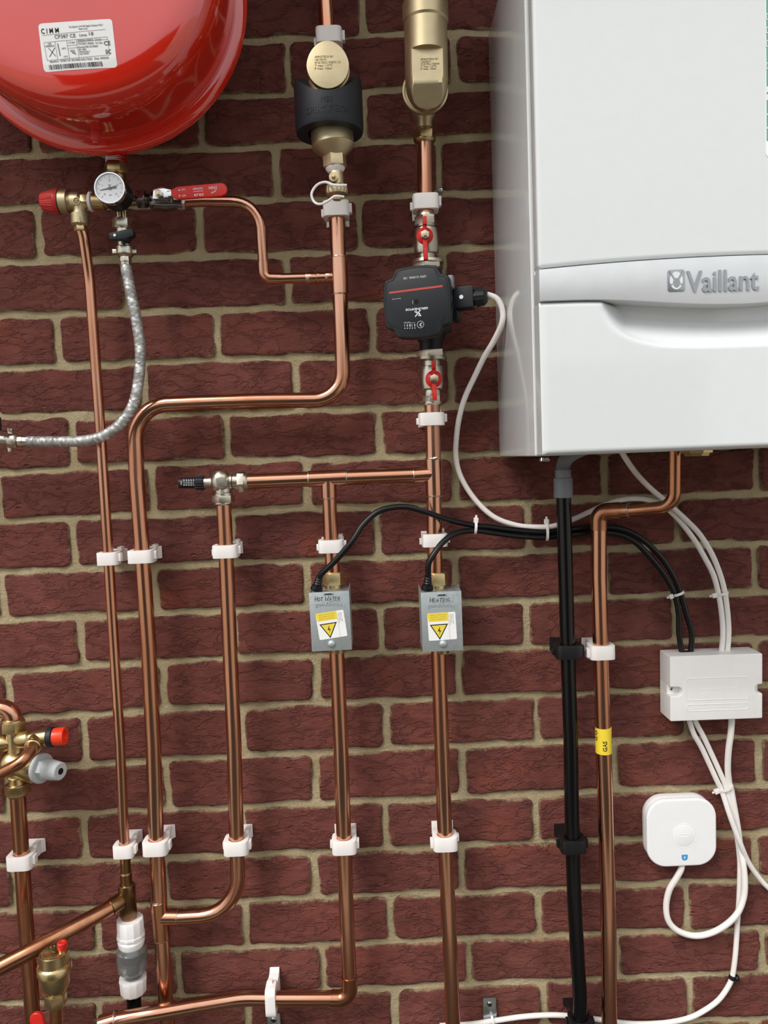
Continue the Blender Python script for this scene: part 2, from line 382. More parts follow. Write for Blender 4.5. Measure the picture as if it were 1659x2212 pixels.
# ------------------------------------------------------------------ numpy noise
def _h(ix, iy, s):
    a = (ix * 374761393 + iy * 668265263 + s * 1274126177) & 0x7fffffff
    a = ((a ^ (a >> 13)) * 1103515245) & 0x7fffffff
    return ((a ^ (a >> 16)) & 0xffff) / 65535.0
def vn(x, y, s):
    ix = np.floor(x).astype(np.int64); iy = np.floor(y).astype(np.int64); fx = x - ix; fy = y - iy
    fx = fx * fx * (3 - 2 * fx); fy = fy * fy * (3 - 2 * fy)
    return (_h(ix, iy, s) * (1 - fx) + _h(ix + 1, iy, s) * fx) * (1 - fy) + (_h(ix, iy + 1, s) * (1 - fx) + _h(ix + 1, iy + 1, s) * fx) * fy
def fbm(x, y, s, o=4):
    r = 0; a = .5
    for i in range(o): r = r + a * vn(x, y, s + i * 17); x = x * 2.03; y = y * 2.03; a *= .5
    return r

# ================================================================== THE WALL
JT = {0: [(500, 88), (1050, 65)], 1: [(500, 206), (1050, 184.5)], 2: [(0, 337), (500, 318), (1050, 294.8)], 3: [(0, 447.5), (500, 434), (1050, 416)], 4: [(0, 565), (500, 551.5), (1050, 533.5)],
      5: [(0, 681.5), (500, 668.5)], 6: [(0, 794.6), (500, 773.4), (1050, 764)], 7: [(0, 901), (500, 892.8), (1050, 874.7)], 8: [(0, 1021), (500, 994), (1050, 983)], 9: [(0, 1126), (500, 1106), (1650, 1066.7)],
      10: [(0, 1235.5), (500, 1215.7), (1100, 1194), (1650, 1173)], 11: [(0, 1340), (500, 1319), (1100, 1299), (1650, 1278)], 12: [(0, 1450), (500, 1422), (1100, 1400), (1650, 1379.6)],
      13: [(0, 1556), (500, 1525), (1100, 1505), (1650, 1481)], 14: [(0, 1663), (500, 1635), (1100, 1606), (1650, 1592)], 15: [(0, 1766), (1650, 1697)], 16: [(0, 1871), (1650, 1800)], 17: [(0, 1970), (1650, 1901.5)],
      18: [(0, 2068), (1650, 2006)], 19: [(0, 2172), (1650, 2100)], 20: [(1650, 2202)]}
PP = {0: [784], 1: [621, 981], 2: [72, 437, 784], 3: [233, 598, 948], 4: [81, 432, 777], 5: [273, 621, 957], 6: [123, 469, 804], 7: [312, 641, 976], 8: [155, 489.5, 818],
      9: [-3, 327, 661, 985, 1308, 1638], 10: [157, 500, 815, 1140, 1464], 11: [3, 334, 663, 985, 1308, 1632], 12: [172, 505, 824, 1139, 1457], 13: [17, 353, 684, 995, 1306, 1634],
      14: [181, 523, 836, 1160, 1482], 15: [14, 360, 681, 1001, 1328, 1641], 16: [184, 523, 834, 1158, 1484], 17: [29, 354, 679, 1000, 1318, 1634], 18: [209, 531, 843, 1164, 1486],
      19: [62, 385, 697, 1015, 1335, 1647], 20: [213, 534, 854, 1176, 1491]}
CO, BP = .0755, .2292
def jz(k, x):
    L = JT.get(k)
    if not L: return GZ - CO * k
    P = [W(a, b, 0) for a, b in L]
    if len(P) == 1: return P[0].z
    if x <= P[0].x: i = 0
    elif x >= P[-1].x: return P[-1].z
    else: i = max(j for j in range(len(P)) if P[j].x <= x); i = min(i, len(P) - 2)
    if x < P[0].x: return P[0].z
    t = (x - P[i].x) / (P[i + 1].x - P[i].x); return P[i].z * (1 - t) + P[i + 1].z * t
XL, XR = -1.02, 1.10
random.seed(7)
mortar = MB()
nx, nz = 300, 290; z0, z1 = GZ - CO * 24, GZ + CO * 5
gx, gz = np.meshgrid(np.linspace(XL, XR, nx), np.linspace(z0, z1, nz))
gy = .0050 + .0030 * (fbm(gx * 26, gz * 26, 3, 3) - .45) + .0022 * (fbm(gx * 90, gz * 90, 9, 2) - .4)
mortar.v = [Vector(p) for p in np.stack([gx, gy, gz], -1).reshape(-1, 3).tolist()]
mortar.f = [(j * nx + i, j * nx + i + 1, (j + 1) * nx + i + 1, (j + 1) * nx + i) for j in range(nz - 1) for i in range(nx - 1)]
wall = mortar.out('wall_back', 'mortar', None, ang=180, base=(0, 0, 0)); wall['kind'] = 'structure'
NU, NV = 46, 16
_u, _v = np.meshgrid(np.linspace(-1, 1, NU), np.linspace(-1, 1, NV))
_bf = [(j * NU + i, j * NU + i + 1, (j + 1) * NU + i + 1, (j + 1) * NU + i) for j in range(NV - 1) for i in range(NU - 1)]
def brick(xa, xb, k, seed):
    rs = random.Random(seed)
    xc = (xa + xb) / 2; zt = jz(k - 1, xc); zb = jz(k, xc); zc = (zt + zb) / 2
    gap = .0040 + rs.uniform(-.0010, .0012); hw = (xb - xa) / 2 - gap; hh = (zt - zb) / 2 - gap * .92
    # warped sampling so that the edges are dense
    u = np.sign(_u) * (1 - (1 - np.abs(_u)) ** 1.35); v = np.sign(_v) * (1 - (1 - np.abs(_v)) ** 1.35)
    x = u * hw; z = v * hh; rc = rs.uniform(.006, .012)
    qx = np.abs(x) - (hw - rc); qz = np.abs(z) - (hh - rc); inc = (qx > 0) & (qz > 0)
    qm = np.maximum(qx, qz); ql = np.sqrt(qx ** 2 + qz ** 2) + 1e-9; s = np.where(inc, qm / ql, 1)
    x = np.where(inc, np.sign(x) * (hw - rc + qx * s), x); z = np.where(inc, np.sign(z) * (hh - rc + qz * s), z)
    qx2 = np.maximum(np.abs(x) - (hw - rc), 0); qz2 = np.maximum(np.abs(z) - (hh - rc), 0)
    e = np.where((qx2 > 0) & (qz2 > 0), rc - np.sqrt(qx2 ** 2 + qz2 ** 2), np.minimum(hw - np.abs(x), hh - np.abs(z)))
    e = np.maximum(e, 0)
    wx = x + xc; wz = z + zc; sl = (jz(k, xb) + jz(k - 1, xb) - jz(k, xa) - jz(k - 1, xa)) / 2 / (xb - xa)
    edge_w = np.clip(1 - e / .02, 0, 1)
    x = x + (fbm(wx * 42, wz * 42, seed, 3) - .45) * .008 * edge_w
    z = z + (fbm(wx * 34, wz * 34, seed + 5, 3) - .45) * .010 * edge_w + sl * x
    R = .0042; ee = np.clip(e / R, 0, 1); fall = (1 - np.sqrt(np.maximum(0, 1 - (1 - ee) ** 2))) * .0085
    a = rs.uniform(-.35, .35); cx = wx * math.cos(a) + wz * math.sin(a); cz = -wx * math.sin(a) + wz * math.cos(a)
    wq = fbm(cx * 20, cz * 34, seed + 31, 3)
    rid = np.abs(fbm(cx * 26 + wq * 3, cz * 60 + wq * 3, seed + 77, 3) - .45)
    cr_ = np.clip(1 - rid / .05, 0, 1) ** 1.3 * .0014
    y = fall + cr_ + (fbm(wx * 18, wz * 30, seed + 11, 3) - .45) * .0045 + rs.uniform(-.001, .0006)
    P = np.stack([x, y, z], -1).reshape(-1, 3)
    me = bpy.data.meshes.new('brick'); me.from_pydata(P.tolist(), [], _bf); me.update(); me.shade_smooth()
    at = me.attributes.new('edge', 'FLOAT', 'POINT'); at.data.foreach_set('value', np.clip(e / .012, 0, 1).reshape(-1).astype(np.float32))
    me.materials.append(M['brick']); o = bpy.data.objects.new('brick', me); COL.objects.link(o)
    o.location = (xc, 0, zc); o.parent = wall
sd_ = 100
for k in range(-3, 24):
    if k in PP:
        ym = lambda px: (GZ - CO * (k - .5))
        xs = []
        for px in PP[k]:
            py = 0
            zz = GZ - CO * (k - .5)
            # pixel row of the middle of this course at this column
            lo, hi = -400.0, 2700.0
            for _ in range(40):
                mid = (lo + hi) / 2
                if W(px, mid, 0).z > zz: lo = mid
                else: hi = mid
            xs.append(W(px, lo, 0).x)
    else:
        xs = [(-.0 if k % 2 == 0 else BP / 2) + random.uniform(-.01, .01)]
    while xs[0] > XL: xs.insert(0, xs[0] - BP + random.uniform(-.006, .006))
    while xs[-1] < XR: xs.append(xs[-1] + BP + random.uniform(-.006, .006))
    for i in range(len(xs) - 1):
        a, b = max(xs[i], XL), min(xs[i + 1], XR)
        if b - a < .05: continue
        sd_ += 13; brick(a, b, k, sd_)
# plain continuation of the wall outside the built bricks, the yard, and unseen pieces added to shape shade and reflections
def bt_mat():
    mt = bpy.data.materials.new('far_brickwork'); mt.use_nodes = True; n = mt.node_tree.nodes; l = mt.node_tree.links; b = n['Principled BSDF']
    b.inputs['Roughness'].default_value = .9; t = n.new('ShaderNodeTexCoord'); mp = n.new('ShaderNodeMapping'); mp.inputs['Rotation'].default_value = (math.pi / 2, 0, 0)
    bt = n.new('ShaderNodeTexBrick'); bt.inputs['Scale'].default_value = 1; bt.inputs['Brick Width'].default_value = .229; bt.inputs['Row Height'].default_value = .0755; bt.inputs['Mortar Size'].default_value = .008
    bt.inputs['Color1'].default_value = lin('#6f352e'); bt.inputs['Color2'].default_value = lin('#7a3d33'); bt.inputs['Mortar'].default_value = lin('#a09070')
    l.new(t.outputs['Object'], mp.inputs[0]); l.new(mp.outputs[0], bt.inputs[0]); l.new(bt.outputs[0], b.inputs['Base Color']); return mt
M['far_brick'] = bt_mat()
fb = MB()
for (a, b, c, d_) in ((-6, XL, 0, 2.62), (XR, 6, 0, 2.62), (XL, XR, 0, z0), (XL, XR, z1, 2.62)):
    fb.add([(a, .004, c), (b, .004, c), (b, .004, d_), (a, .004, d_)], [(0, 1, 2, 3)])
q = fb.out('brick_field', 'far_brick', wall); q['kind'] = 'stuff'
fl = MB().add([(-25, 1, 0), (25, 1, 0), (25, -25, 0), (-25, -25, 0)], [(0, 1, 2, 3)]).out('floor', 'paving', None, base=(0, 0, 0)); fl['kind'] = 'structure'
ev = MB().box((0, -.29, 2.62), (12, .60, .16)).out('added_eaves_1', 'added_soffit', None); ev['kind'] = 'structure'  # unseen eaves, added and deepened to shade the upper wall
gr_ = MB().box((0, -.55, .005), (14, 1.1, .03)).out('floor_added_border', 'added_gravel', None); gr_['kind'] = 'structure'  # unseen dark strip, added to darken what the vessel's underside reflects
lw = MB().box((0, -4.1, .01), (3.6, 5.0, .05)).out('floor_added_lawn', 'added_lawn', None); lw['kind'] = 'structure'  # unseen dark patch, invented for the dark stripe reflected in the pipes
ow = MB().box((0, -7.0, 1.15), (6.4, .2, 2.3)).out('wall_added_front', 'render', None); ow['kind'] = 'structure'  # unseen dark wall, added and narrowed to shape the copper's reflections
# ================================================================== BOILER
# shared helpers for copper runs -------------------------------------------------
def PT(l): return [W(*p) for p in l]
def run(parent, name, pts, r, rad=0.0, mat='copper', n=20):
    return MB().tube(fillet(PT(pts), rad), r, n).out(name, mat, parent, ang=60)
def socket(parent, a, b, r, mat='copper', name='socket', lip=True, da=.045, db=None):
    A = W(a[0], a[1], da); B = W(b[0], b[1], da if db is None else db); L = (B - A).length
    prof = [(0, r * .985), (0, r * 1.0), (.0012, r * 1.09), (L - .0012, r * 1.09), (L, r * 1.0), (L, r * .985)]
    o = MB().lathe(A, B - A, prof, 24).out(name, mat, parent, ang=30)
    if lip:
        for P, D_ in ((A, (B - A).normalized()), (B, (A - B).normalized())):
            MB().lathe(P - D_ * .0009, D_, [(0, r * .99), (.0003, r * 1.06), (.0014, r * 1.08), (.0018, r * .99)], 24).out('solder_ring', 'solder', o)
    return o
R22, R15 = .0111, .0074

bx0, bx1 = .183, .623
zb = W(1167, 986, .30).z; zt = W(1056, 75, .012).z
boi = thing('boiler', 'white wall-hung gas boiler with silver logo band, cut off by the right edge', 'boiler', ((bx0 + bx1) / 2, -.15, zb))
cs = MB()
sidep = [(-.268, zb), (-.012, zb), (-.012, zt), (-.268, zt)]
N = len(sidep)
cs.add([(bx0, a, b) for a, b in sidep] + [(bx1, a, b) for a, b in sidep], [tuple(range(N)), tuple(range(N, 2 * N))] + [(i, (i + 1) % N, N + (i + 1) % N, N + i) for i in range(N)])
cs.out('casing', 'enamel', boi, bevel=.0025, seg=3)
fr = MB(); fr.box(((bx0 + bx1) / 2, -.2725, (zb + zt) / 2), (bx1 - bx0 - .004, .007, zt - zb - .004)); fr.out('front_frame', 'enamel', boi, bevel=.002)
xc = (bx0 + bx1) / 2; hw = (bx1 - bx0) / 2 - .0015
bt0 = W(1172, 584, .30).z; bb0 = W(1172, 652, .30).z
def btop(x): t = (x - xc) / hw; return bt0 + .0075 * (1 - t * t)
def bbot(x):
    t = min(1, abs(x - xc) / .185); return bb0 - .0105 * (.5 + .5 * math.cos(math.pi * t))
xs = [xc - hw + 2 * hw * i / 48 for i in range(49)]
def strip(lo, hi, y0, y1):
    mb = MB(); P = [(x, lo(x)) for x in xs] + [(x, hi(x)) for x in reversed(xs)]
    return mb.prism(P, Vector((0, 0, 0)), X, Z, -y0, -y1) if False else mb.prism([(a, b) for a, b in P], Vector((0, y0, 0)), X, Z, 0, y0 - y1)
strip(lambda x: btop(x) + .0022, lambda x: zt - .002, -.276, -.302).out('upper_door', 'enamel', boi, bevel=.0045, seg=4)
band = strip(bbot, btop, -.274, -.3045).out('logo_band', 'band', boi, bevel=.0012)
# lower flap with the scooped hand grip
GX, GN = 97, 60
lv = []; lf = []
def ztopf(x): return bbot(x) - .0012
for j in range(GN):
    for i in range(GX):
        x = xc - hw + 2 * hw * i / (GX - 1); z = (zb + .002) + (ztopf(x) - zb - .002) * j / (GN - 1)
        t = abs(x - xc) / .150; dep = 0
        if t < 1:
            rim = bb0 - .003 - .052 * (1 - t ** 4) ** .55      # lower edge of the scoop
            if z > rim: q = (z - rim) / (ztopf(x) - rim + 1e-6); dep = .030 * (1 - (1 - min(1, q)) ** 1.7) * min(1, (1 - t) * 5)
        if i in (0, GX - 1) or j in (0, GN - 1): dep += .0022
        lv.append((x, -.302 + dep, z))
lf = [(j * GX + i, j * GX + i + 1, (j + 1) * GX + i + 1, (j + 1) * GX + i) for j in range(GN - 1) for i in range(GX - 1)]
k = len(lv)
per = [i for i in range(GX)] + [j * GX + GX - 1 for j in range(1, GN)] + [(GN - 1) * GX + i for i in range(GX - 2, -1, -1)] + [j * GX for j in range(GN - 2, 0, -1)]
lv += [(lv[i][0], -.268, lv[i][2]) for i in per]
# round the outer lip a little
mbf = MB().add(lv, lf + [(per[i], per[(i + 1) % len(per)], k + (i + 1) % len(per), k + i) for i in range(len(per))])
mbf.out('lower_flap', 'enamel', boi, ang=62)
# emblem and name on the band
eu = mpp(1460, 605, .3045)
ec = W(1460, 606, .3045); em = MB().prism([(a, b) for a, b in rrect(37 * eu, 46 * eu, 5 * eu)], ec, X, Z, -.001, .0010).out('emblem', 'logo_silver', band, bevel=.0003)
e2 = MB().prism(circ(14 * eu, 28, (0, 0), 19 * eu), ec + Vector((0, 0, -.5 * eu)), X, Z, .0008, .0014).out('emblem_oval', 'enamel', band)
hm = MB()
hm.prism([(-8 * eu, -4 * eu), (-5 * eu, -12 * eu), (0, -15 * eu), (5 * eu, -12 * eu), (8 * eu, -4 * eu), (5 * eu, 3 * eu), (0, 5 * eu), (-5 * eu, 3 * eu)], ec, X, Z, .0012, .0020)
for s_ in (-1, 1):
    hm.prism([(s_ * 2 * eu, 2 * eu), (s_ * 7 * eu, 3 * eu), (s_ * 16 * eu, 20 * eu), (s_ * 13 * eu, 21 * eu)], ec, X, Z, .0010, .0018)
    hm.box(ec + Vector((s_ * 11 * eu, -.0013, -8.5 * eu)), (6 * eu, .0008, 2.4 * eu))
hm.out('emblem_head', 'logo_silver', band)
tx = MB(); ptext(tx, 'Vaillant', 1560, 606, .3045, 44, width=156, bold=.012, h=.0016); tx.out('lettering', 'logo_silver', band)
# green instruction sticker at the right edge of the door
gs = MB(); g0 = W(1653, 170, .3023)
gzb = W(1655, 341, .3023).z; gzm = W(1655, 304, .3023).z; gzt = gzb + .26
st = MB().prism([(a, b) for a, b in rrect(.10, gzt - gzb, .006)], Vector((g0.x + .05, -.3021, (gzb + gzt) / 2)), X, Z, 0, .0004).out('instruction_sticker', 'label', boi)
MB().box((g0.x + .05, -.3027, (gzm + gzt - .003) / 2), (.0975, .0004, gzt - .003 - gzm)).out('green_print', 'green', st)
gm = MB()
for py in (36, 65, 94, 142):
    p = W(1659, py, .303); o_ = [(-.0022, -.0033), (.012, -.0033), (.012, .0033), (-.0022, .0033)]; i_ = [(-.0014, -.0025), (.0112, -.0025), (.0112, .0025), (-.0014, .0025)]
    gm.ringprism(o_, i_, p, X, Z, 0, .0002)
for py in (193, 210): gm.box(W(1660, py, .303), (.004, .0004, .006))
for py in (247, 276): gm.prism(circ(.0012, 12), W(1659, py, .303), X, Z, 0, .0002)
gm.out('white_print', 'ink_white', st)
bs = MB()
for (px, py) in ((1171, 989), (1181, 989)): bs.lathe(W(px, py, .285), Vector((0, 0, -1)), [(0, .0022), (.003, .0038), (.0042, .003), (.0046, 0)], 16)
bs.out('case_screw', 'chrome', boi)
bf = MB(); p = W(1505, 976, .14); bf.lathe(Vector((p.x, p.y, zb + .004)), Vector((0, 0, -1)), [(0, .021), (.008, .021), (.0085, .017), (.012, .016)], 8); bf.out('brass_fitting', 'brass', boi)

# ================================================================== EXPANSION VESSEL
vc = Vector((-.340, 0, W(235, 330, .1).z + .1915))
ves = thing('expansion_vessel', 'round glossy red expansion vessel with white label, top left corner', 'expansion vessel', (vc.x, -.1, vc.z - .195))
VP = [(.016, 0), (.016, .09), (.020, .128), (.034, .158), (.058, .175), (.086, .1795), (.0885, .1815), (.0895, .1895), (.0925, .193), (.098, .1938), (.1045, .193), (.1075, .1895), (.1085, .1815), (.111, .1790),
      (.145, .1783), (.170, .1768), (.187, .1715), (.198, .1625), (.2040, .1510), (.2075, .135), (.2098, .100), (.2112, .050), (.2116, 0)]
def vdepth(r):
    fr_ = VP[13:][::-1]
    return float(np.interp(r, [b for a, b in fr_], [a for a, b in fr_]))
# smooth the shell profile
shell = VP[:6]; MB().lathe(Vector((vc.x, 0, vc.z)), Vector((0, -1, 0)), VP[:7], 96, ref=Z).out('rear_shell', 'red_gloss', ves, ang=50)
fp = [Vector((a, b, 0)) for a, b in VP[12:]]; fp = [(p.x, max(0, p.y)) for p in spline(fp, 5)]; fp[-1] = (fp[-1][0], 0)
fs = MB().lathe(Vector((vc.x, 0, vc.z)), Vector((0, -1, 0)), fp, 128, ref=Z).out('front_shell', 'red_gloss', ves, ang=70)
MB().lathe(Vector((vc.x, 0, vc.z)), Vector((0, -1, 0)), [(.0865, .178), (.0885, .1885), (.0915, .1925), (.095, .1935), (.0965, .1922), (.098, .1922), (.0995, .1935), (.103, .1925), (.1062, .1885), (.1085, .178)], 128, ref=Z).out('clamp_rim', 'red_gloss', ves, ang=50)
def on_dome(o, lift):
    og = ORG[o.name]
    for v in o.data.vertices:
        x = v.co.x + og.x; z = v.co.z + og.z; r = math.hypot(x - vc.x, z - vc.z)
        base_y = v.co.y + og.y
        v.co.y = -(vdepth(r) + lift + max(0, (-base_y - .21)) ) - og.y
    return o
LQ = [W(83, 53, .209), W(243, 42, .209), W(252, 143, .209), W(94, 154, .209)]     # TL TR BR BL
def LB(u, v): return (LQ[0] * (1 - u) + LQ[1] * u) * (1 - v) + (LQ[3] * (1 - u) + LQ[2] * u) * v
lx = (LB(1, .5) - LB(0, .5)); lz = (LB(.5, 0) - LB(.5, 1)); LWd, LHt = lx.length, lz.length; lx.normalize(); lz = (lz - lx * lz.dot(lx)).normalized()
lc = LB(.5, .5); lc.y = -.21
lm = MB(); gu_, gv_ = 40, 26; rc_ = .004; V_ = []
for j in range(gv_):
    for i in range(gu_):
        a = (i / (gu_ - 1) - .5) * LWd; b = (j / (gv_ - 1) - .5) * LHt
        qa, qb = abs(a) - (LWd / 2 - rc_), abs(b) - (LHt / 2 - rc_)
        if qa > 0 and qb > 0:
            s_ = max(qa, qb) / math.hypot(qa, qb); a = math.copysign(LWd / 2 - rc_ + qa * s_, a); b = math.copysign(LHt / 2 - rc_ + qb * s_, b)
        V_.append(lc + lx * a + lz * b)
F_ = [(j * gu_ + i, j * gu_ + i + 1, (j + 1) * gu_ + i + 1, (j + 1) * gu_ + i) for j in range(gv_ - 1) for i in range(gu_ - 1)]
lab = on_dome(lm.add(V_, F_).out('rating_label', 'label', ves, ang=180), .0006)
def LP(u, v): return lc + lx * ((u - .5) * LWd) + lz * ((.5 - v) * LHt)
def lt(mb, t, u, v, cap, wd=None, bold=0.0, al='C'): text(mb, t, LP(u, v), lx, lz, cap * LHt, None if wd is None else wd * LWd, bold, .0002, al)
def lline(mb, u0, v0, u1, v1, th=.008):
    a, b = LP(u0, v0), LP(u1, v1); dd = (b - a); nrm = (lx * -dd.dot(lz) + lz * dd.dot(lx)).normalized() * th * LHt / 2; K = 6
    V = []; 
    for i in range(K + 1):
        p = a + dd * i / K; V += [p - nrm, p + nrm]
    mb.add(V, [(2 * i, 2 * i + 2, 2 * i + 3, 2 * i + 1) for i in range(K)])
i1 = MB()
lt(i1, 'C I M M', .15, .165, .105, .24, .006)
on_dome(i1.out('maker_name', 'ink', lab, kind='stuff'), .0009); i1 = MB()
lt(i1, 'CE', .90, .50, .085, .085, .0); lt(i1, 'EAC', .905, .675, .09, .07)
i0 = MB()
for a, b in (((.105, .52), (.19, .70)), ((.19, .52), (.105, .70))): lline(i0, a[0], a[1], b[0], b[1], .012)
on_dome(i0.out('cross_mark', 'ink', lab, kind='stuff'), .0009)
on_dome(i1.out('conformity_marks', 'ink', lab, kind='stuff'), .0009)
i2 = MB()
lt(i2, 'CP387 CE', .345, .30, .075, .285); lt(i2, 'Litres', .59, .30, .055, .10); lt(i2, '18', .70, .285, .07, .06)
lt(i2, 'Via Caprera 13 41100 Gaglia di Sarezzo ITALY', .64, .115, .035, .46); lt(i2, 'Made in Italy', .60, .17, .03, .12)
lline(i2, .04, .25, .90, .215, .007)
for (a, b, c, d_) in ((.05, .40, .91, .37), (.05, .40, .065, .775), (.065, .775, .92, .745), (.91, .37, .92, .745), (.20, .395, .21, .77), (.36, .39, .37, .765), (.49, .385, .50, .76), (.36, .50, .49, .495), (.36, .555, .50, .55), (.49, .435, .91, .42)): lline(i2, a, b, c, d_, .007)
lt(i2, '1.5 bar', .425, .435, .04, .09); lt(i2, 'PS/MAX PRESS  3.0 bar', .67, .41, .04, .32); lt(i2, 'PT/TEST PRESS  4.3 bar', .675, .48, .04, .33)
lt(i2, 'Directive PED 2014/68/EU', .64, .545, .035, .27); lt(i2, 'EN 13831', .56, .595, .035, .10); lt(i2, 'Fluid Group 2', .585, .64, .035, .14); lt(i2, 'Cat.I Mod.A', .575, .685, .035, .13)
lt(i2, 'NBR', .125, .435, .03, .05); lt(i2, 'MEMBRANE', .125, .48, .03, .12)
lline(i2, .235, .44, .25, .70, .02); lt(i2, '+99°C', .31, .55, .035, .06); lt(i2, '-10°C', .32, .72, .035, .06)
for q in range(4): lline(i2, .385 + .012 * q, .60 + .02 * q, .455 + .005 * q, .60 + .03 * q, .01)
lt(i2, 'Identif.nr. CP387 CE 18/100/B14351T2/20   Date 18/05/20', .50, .80, .042, .80)
on_dome(i2.out('fine_print', 'ink_grey', lab), .0010)
bc = MB(); rb = random.Random(3); u_ = .075
while u_ < .80:
    wd = rb.choice((.004, .004, .008, .012)); lline(bc, u_ + wd / 2, .875, u_ + wd / 2 + .004, .955, wd * LWd / LHt * .9) if False else None
    a, b = LP(u_, .87), LP(u_ + .006, .965); bc.add([a, a + lx * wd * LWd, b + lx * wd * LWd, b], [(0, 1, 2, 3)]); u_ += wd + rb.choice((.004, .006, .01))
on_dome(bc.out('barcode', 'ink', lab), .0010)
av = MB(); turn(av, (205, 276), (205, 283), .135, [(0, 5), (1, 5)], 16); 
av.out('valve_stem', 'red_gloss', ves)
MB().lathe(W(205, 282, .135), Vector((0, 0, -1)), [(0, .0052), (.002, .0058), (.013, .0058), (.0145, .004), (.0165, .0038), (.017, 0)], 20, mod=lambda a, t: 1 + .05 * math.cos(10 * a)).out('valve_cap', 'red_cap', ves)
MB().lathe(Vector((W(251, 330, .062).x, -.062, W(251, 300, .062).z)), Vector((0, 0, -1)), [(0, .0135), (.035, .0135), (.036, .012)], 24).out('threaded_spigot', 'red_dark', ves)

# ================================================================== VESSEL MANIFOLD, GAUGE, RELIEF VALVE
D = .062
mf = thing('vessel_manifold', 'brass vessel manifold carrying a round white pressure gauge, below the red vessel', 'manifold', W(252, 455, D))
u = MB(); turn(u, (251, 341), (251, 354), D, [(0, 21), (.15, 22), (.3, 21.3), (.45, 22), (.6, 21.4), (.8, 22.3), (1, 21)]); u.out('thread_seal_tape', 'ptfe', mf)
u = MB(); hexn(u, (252, 352), (252, 376), D, 26, rot=.5); turn(u, (254, 374), (255, 392), D, [(0, 15), (.3, 17), (1, 17)]); u.out('union_nut', 'brass', mf, bevel=.0006)
u = MB(); turn(u, (256, 390), (258, 455), D, [(0, 13), (.3, 14), (.45, 19), (.8, 19), (1, 13)]); turn(u, (202, 436), (300, 434), D, [(0, 18), (.25, 18), (.27, 15), (.5, 16), (.75, 11), (1, 10)])
for dx in (-6, 6): turn(u, (262 + dx, 448), (264 + dx, 476), D, [(0, 5), (1, 4.6)], 16)
turn(u, (262, 452), (264, 476), D - .004, [(0, 7), (1, 7)], 16)
u.out('body', 'brass', mf)
gA = W(238, 407, .112)
def gl(prof, nm, mat, par, n=48): return MB().lathe(Vector((gA.x, -.112, gA.z)), Vector((0, -1, 0)), prof, n, ref=Z).out(nm, mat, par)
gu = mpp(238, 407, .112); gr = 33 * gu
gg = gl([(-.040, .006), (-.034, gr * .8), (-.032, gr), (-.002, gr * 1.0), (-.001, gr * .96)], 'gauge_case', 'plastic_black', mf)
gl([(-.004, gr * .92), (-.004, gr * 1.04), (.0015, gr * 1.04), (.003, gr * 1.0), (.003, gr * .92), (-.001, gr * .92)], 'gauge_bezel', 'chrome', gg)
gl([(-.0015, gr * .95), (.0006, gr * .95)], 'gauge_dial', 'dial', gg)
gc = Vector((gA.x, -.1128, gA.z)); tk = MB()
for i in range(13):
    a = math.radians(225 - 270 * i / 12); c_, s_ = math.cos(a), math.sin(a); big = i % 3 == 0
    ex = Vector((c_, 0, s_)); ez = Vector((-s_, 0, c_)); tk.box(gc + ex * gr * (.74 if big else .77), (gr * (.16 if big else .09), .0003, gr * .03), ex, ez)
for t_, a in (('0', 225), ('1', 157), ('2', 90), ('3', 22), ('4', -45)): text(tk, t_, gc + Vector((math.cos(math.radians(a)), 0, math.sin(math.radians(a)))) * gr * .52, X, Z, gr * .13)
text(tk, 'bar', gc + Z * gr * .22, X, Z, gr * .1); text(tk, 'psi', gc - Z * gr * .42, X, Z, gr * .09); tk.out('dial_marks', 'ink_faint', gg)
nd = MB(); ea = math.radians(190); ex = Vector((math.cos(ea), 0, math.sin(ea))); ez = Vector((-math.sin(ea), 0, math.cos(ea)))
nd.prism([(-gr * .42, -gr * .09), (-gr * .1, -gr * .05), (gr * .68, -gr * .012), (gr * .68, gr * .012), (-gr * .1, gr * .05), (-gr * .42, gr * .09)], gc, ex, ez, .0004, .0008)
nd.lathe(gc, Vector((0, -1, 0)), [(0, gr * .1), (.0014, gr * .1), (.0016, 0)], 20); nd.out('needle', 'ink_grey', gg)

rv = thing('pressure_relief_valve', 'brass pressure relief valve with ribbed red cap, left of the pressure gauge', 'valve', W(172, 500, D))
u = MB(); turn(u, (131, 436), (155, 436), D, [(0, 22), (.06, 25.5), (.75, 25.5), (.8, 20), (1, 19)]); turn(u, (153, 436), (178, 436), D, [(0, 18), (.2, 20), (.8, 20), (1, 15)])
turn(u, (172, 440), (173, 464), D, [(0, 18), (.6, 14), (1, 16)]); turn(u, (173, 462), (174, 489), D, [(0, 15), (.04, 19.5), (.85, 19), (1, 15)])
u.out('body', 'brass_cast', rv)
u = MB(); hexn(u, (176, 436), (195, 436), D, 17); u.out('hex_neck', 'brass', rv, bevel=.0006)
u = MB(); turn(u, (193, 436), (201, 436), D, [(0, 18), (.2, 20.5), (.8, 20.5), (1, 18)]); u.out('sealing_ring', 'ptfe', rv)
u = MB(); hexn(u, (174, 488), (175, 500), D, 14.5); u.out('outlet_nut', 'brass_bright', rv, bevel=.0005)
u = MB(); turn(u, (132, 436), (130, 436), D, [(0, 26), (1, 26)]); u.out('cap_gasket', 'rubber_black', rv)
u = MB(); turn(u, (131, 436), (91, 436.5), D, [(0, 25), (.05, 26), (.26, 25.5), (.3, 24)], 48); turn(u, (119, 436), (91, 436.5), D, [(0, 24), (.92, 18.5), (1, 17)], 72, mod=lambda a, t: 1 + .03 * math.cos(30 * a)); u.out('cap', 'red_cap', rv)
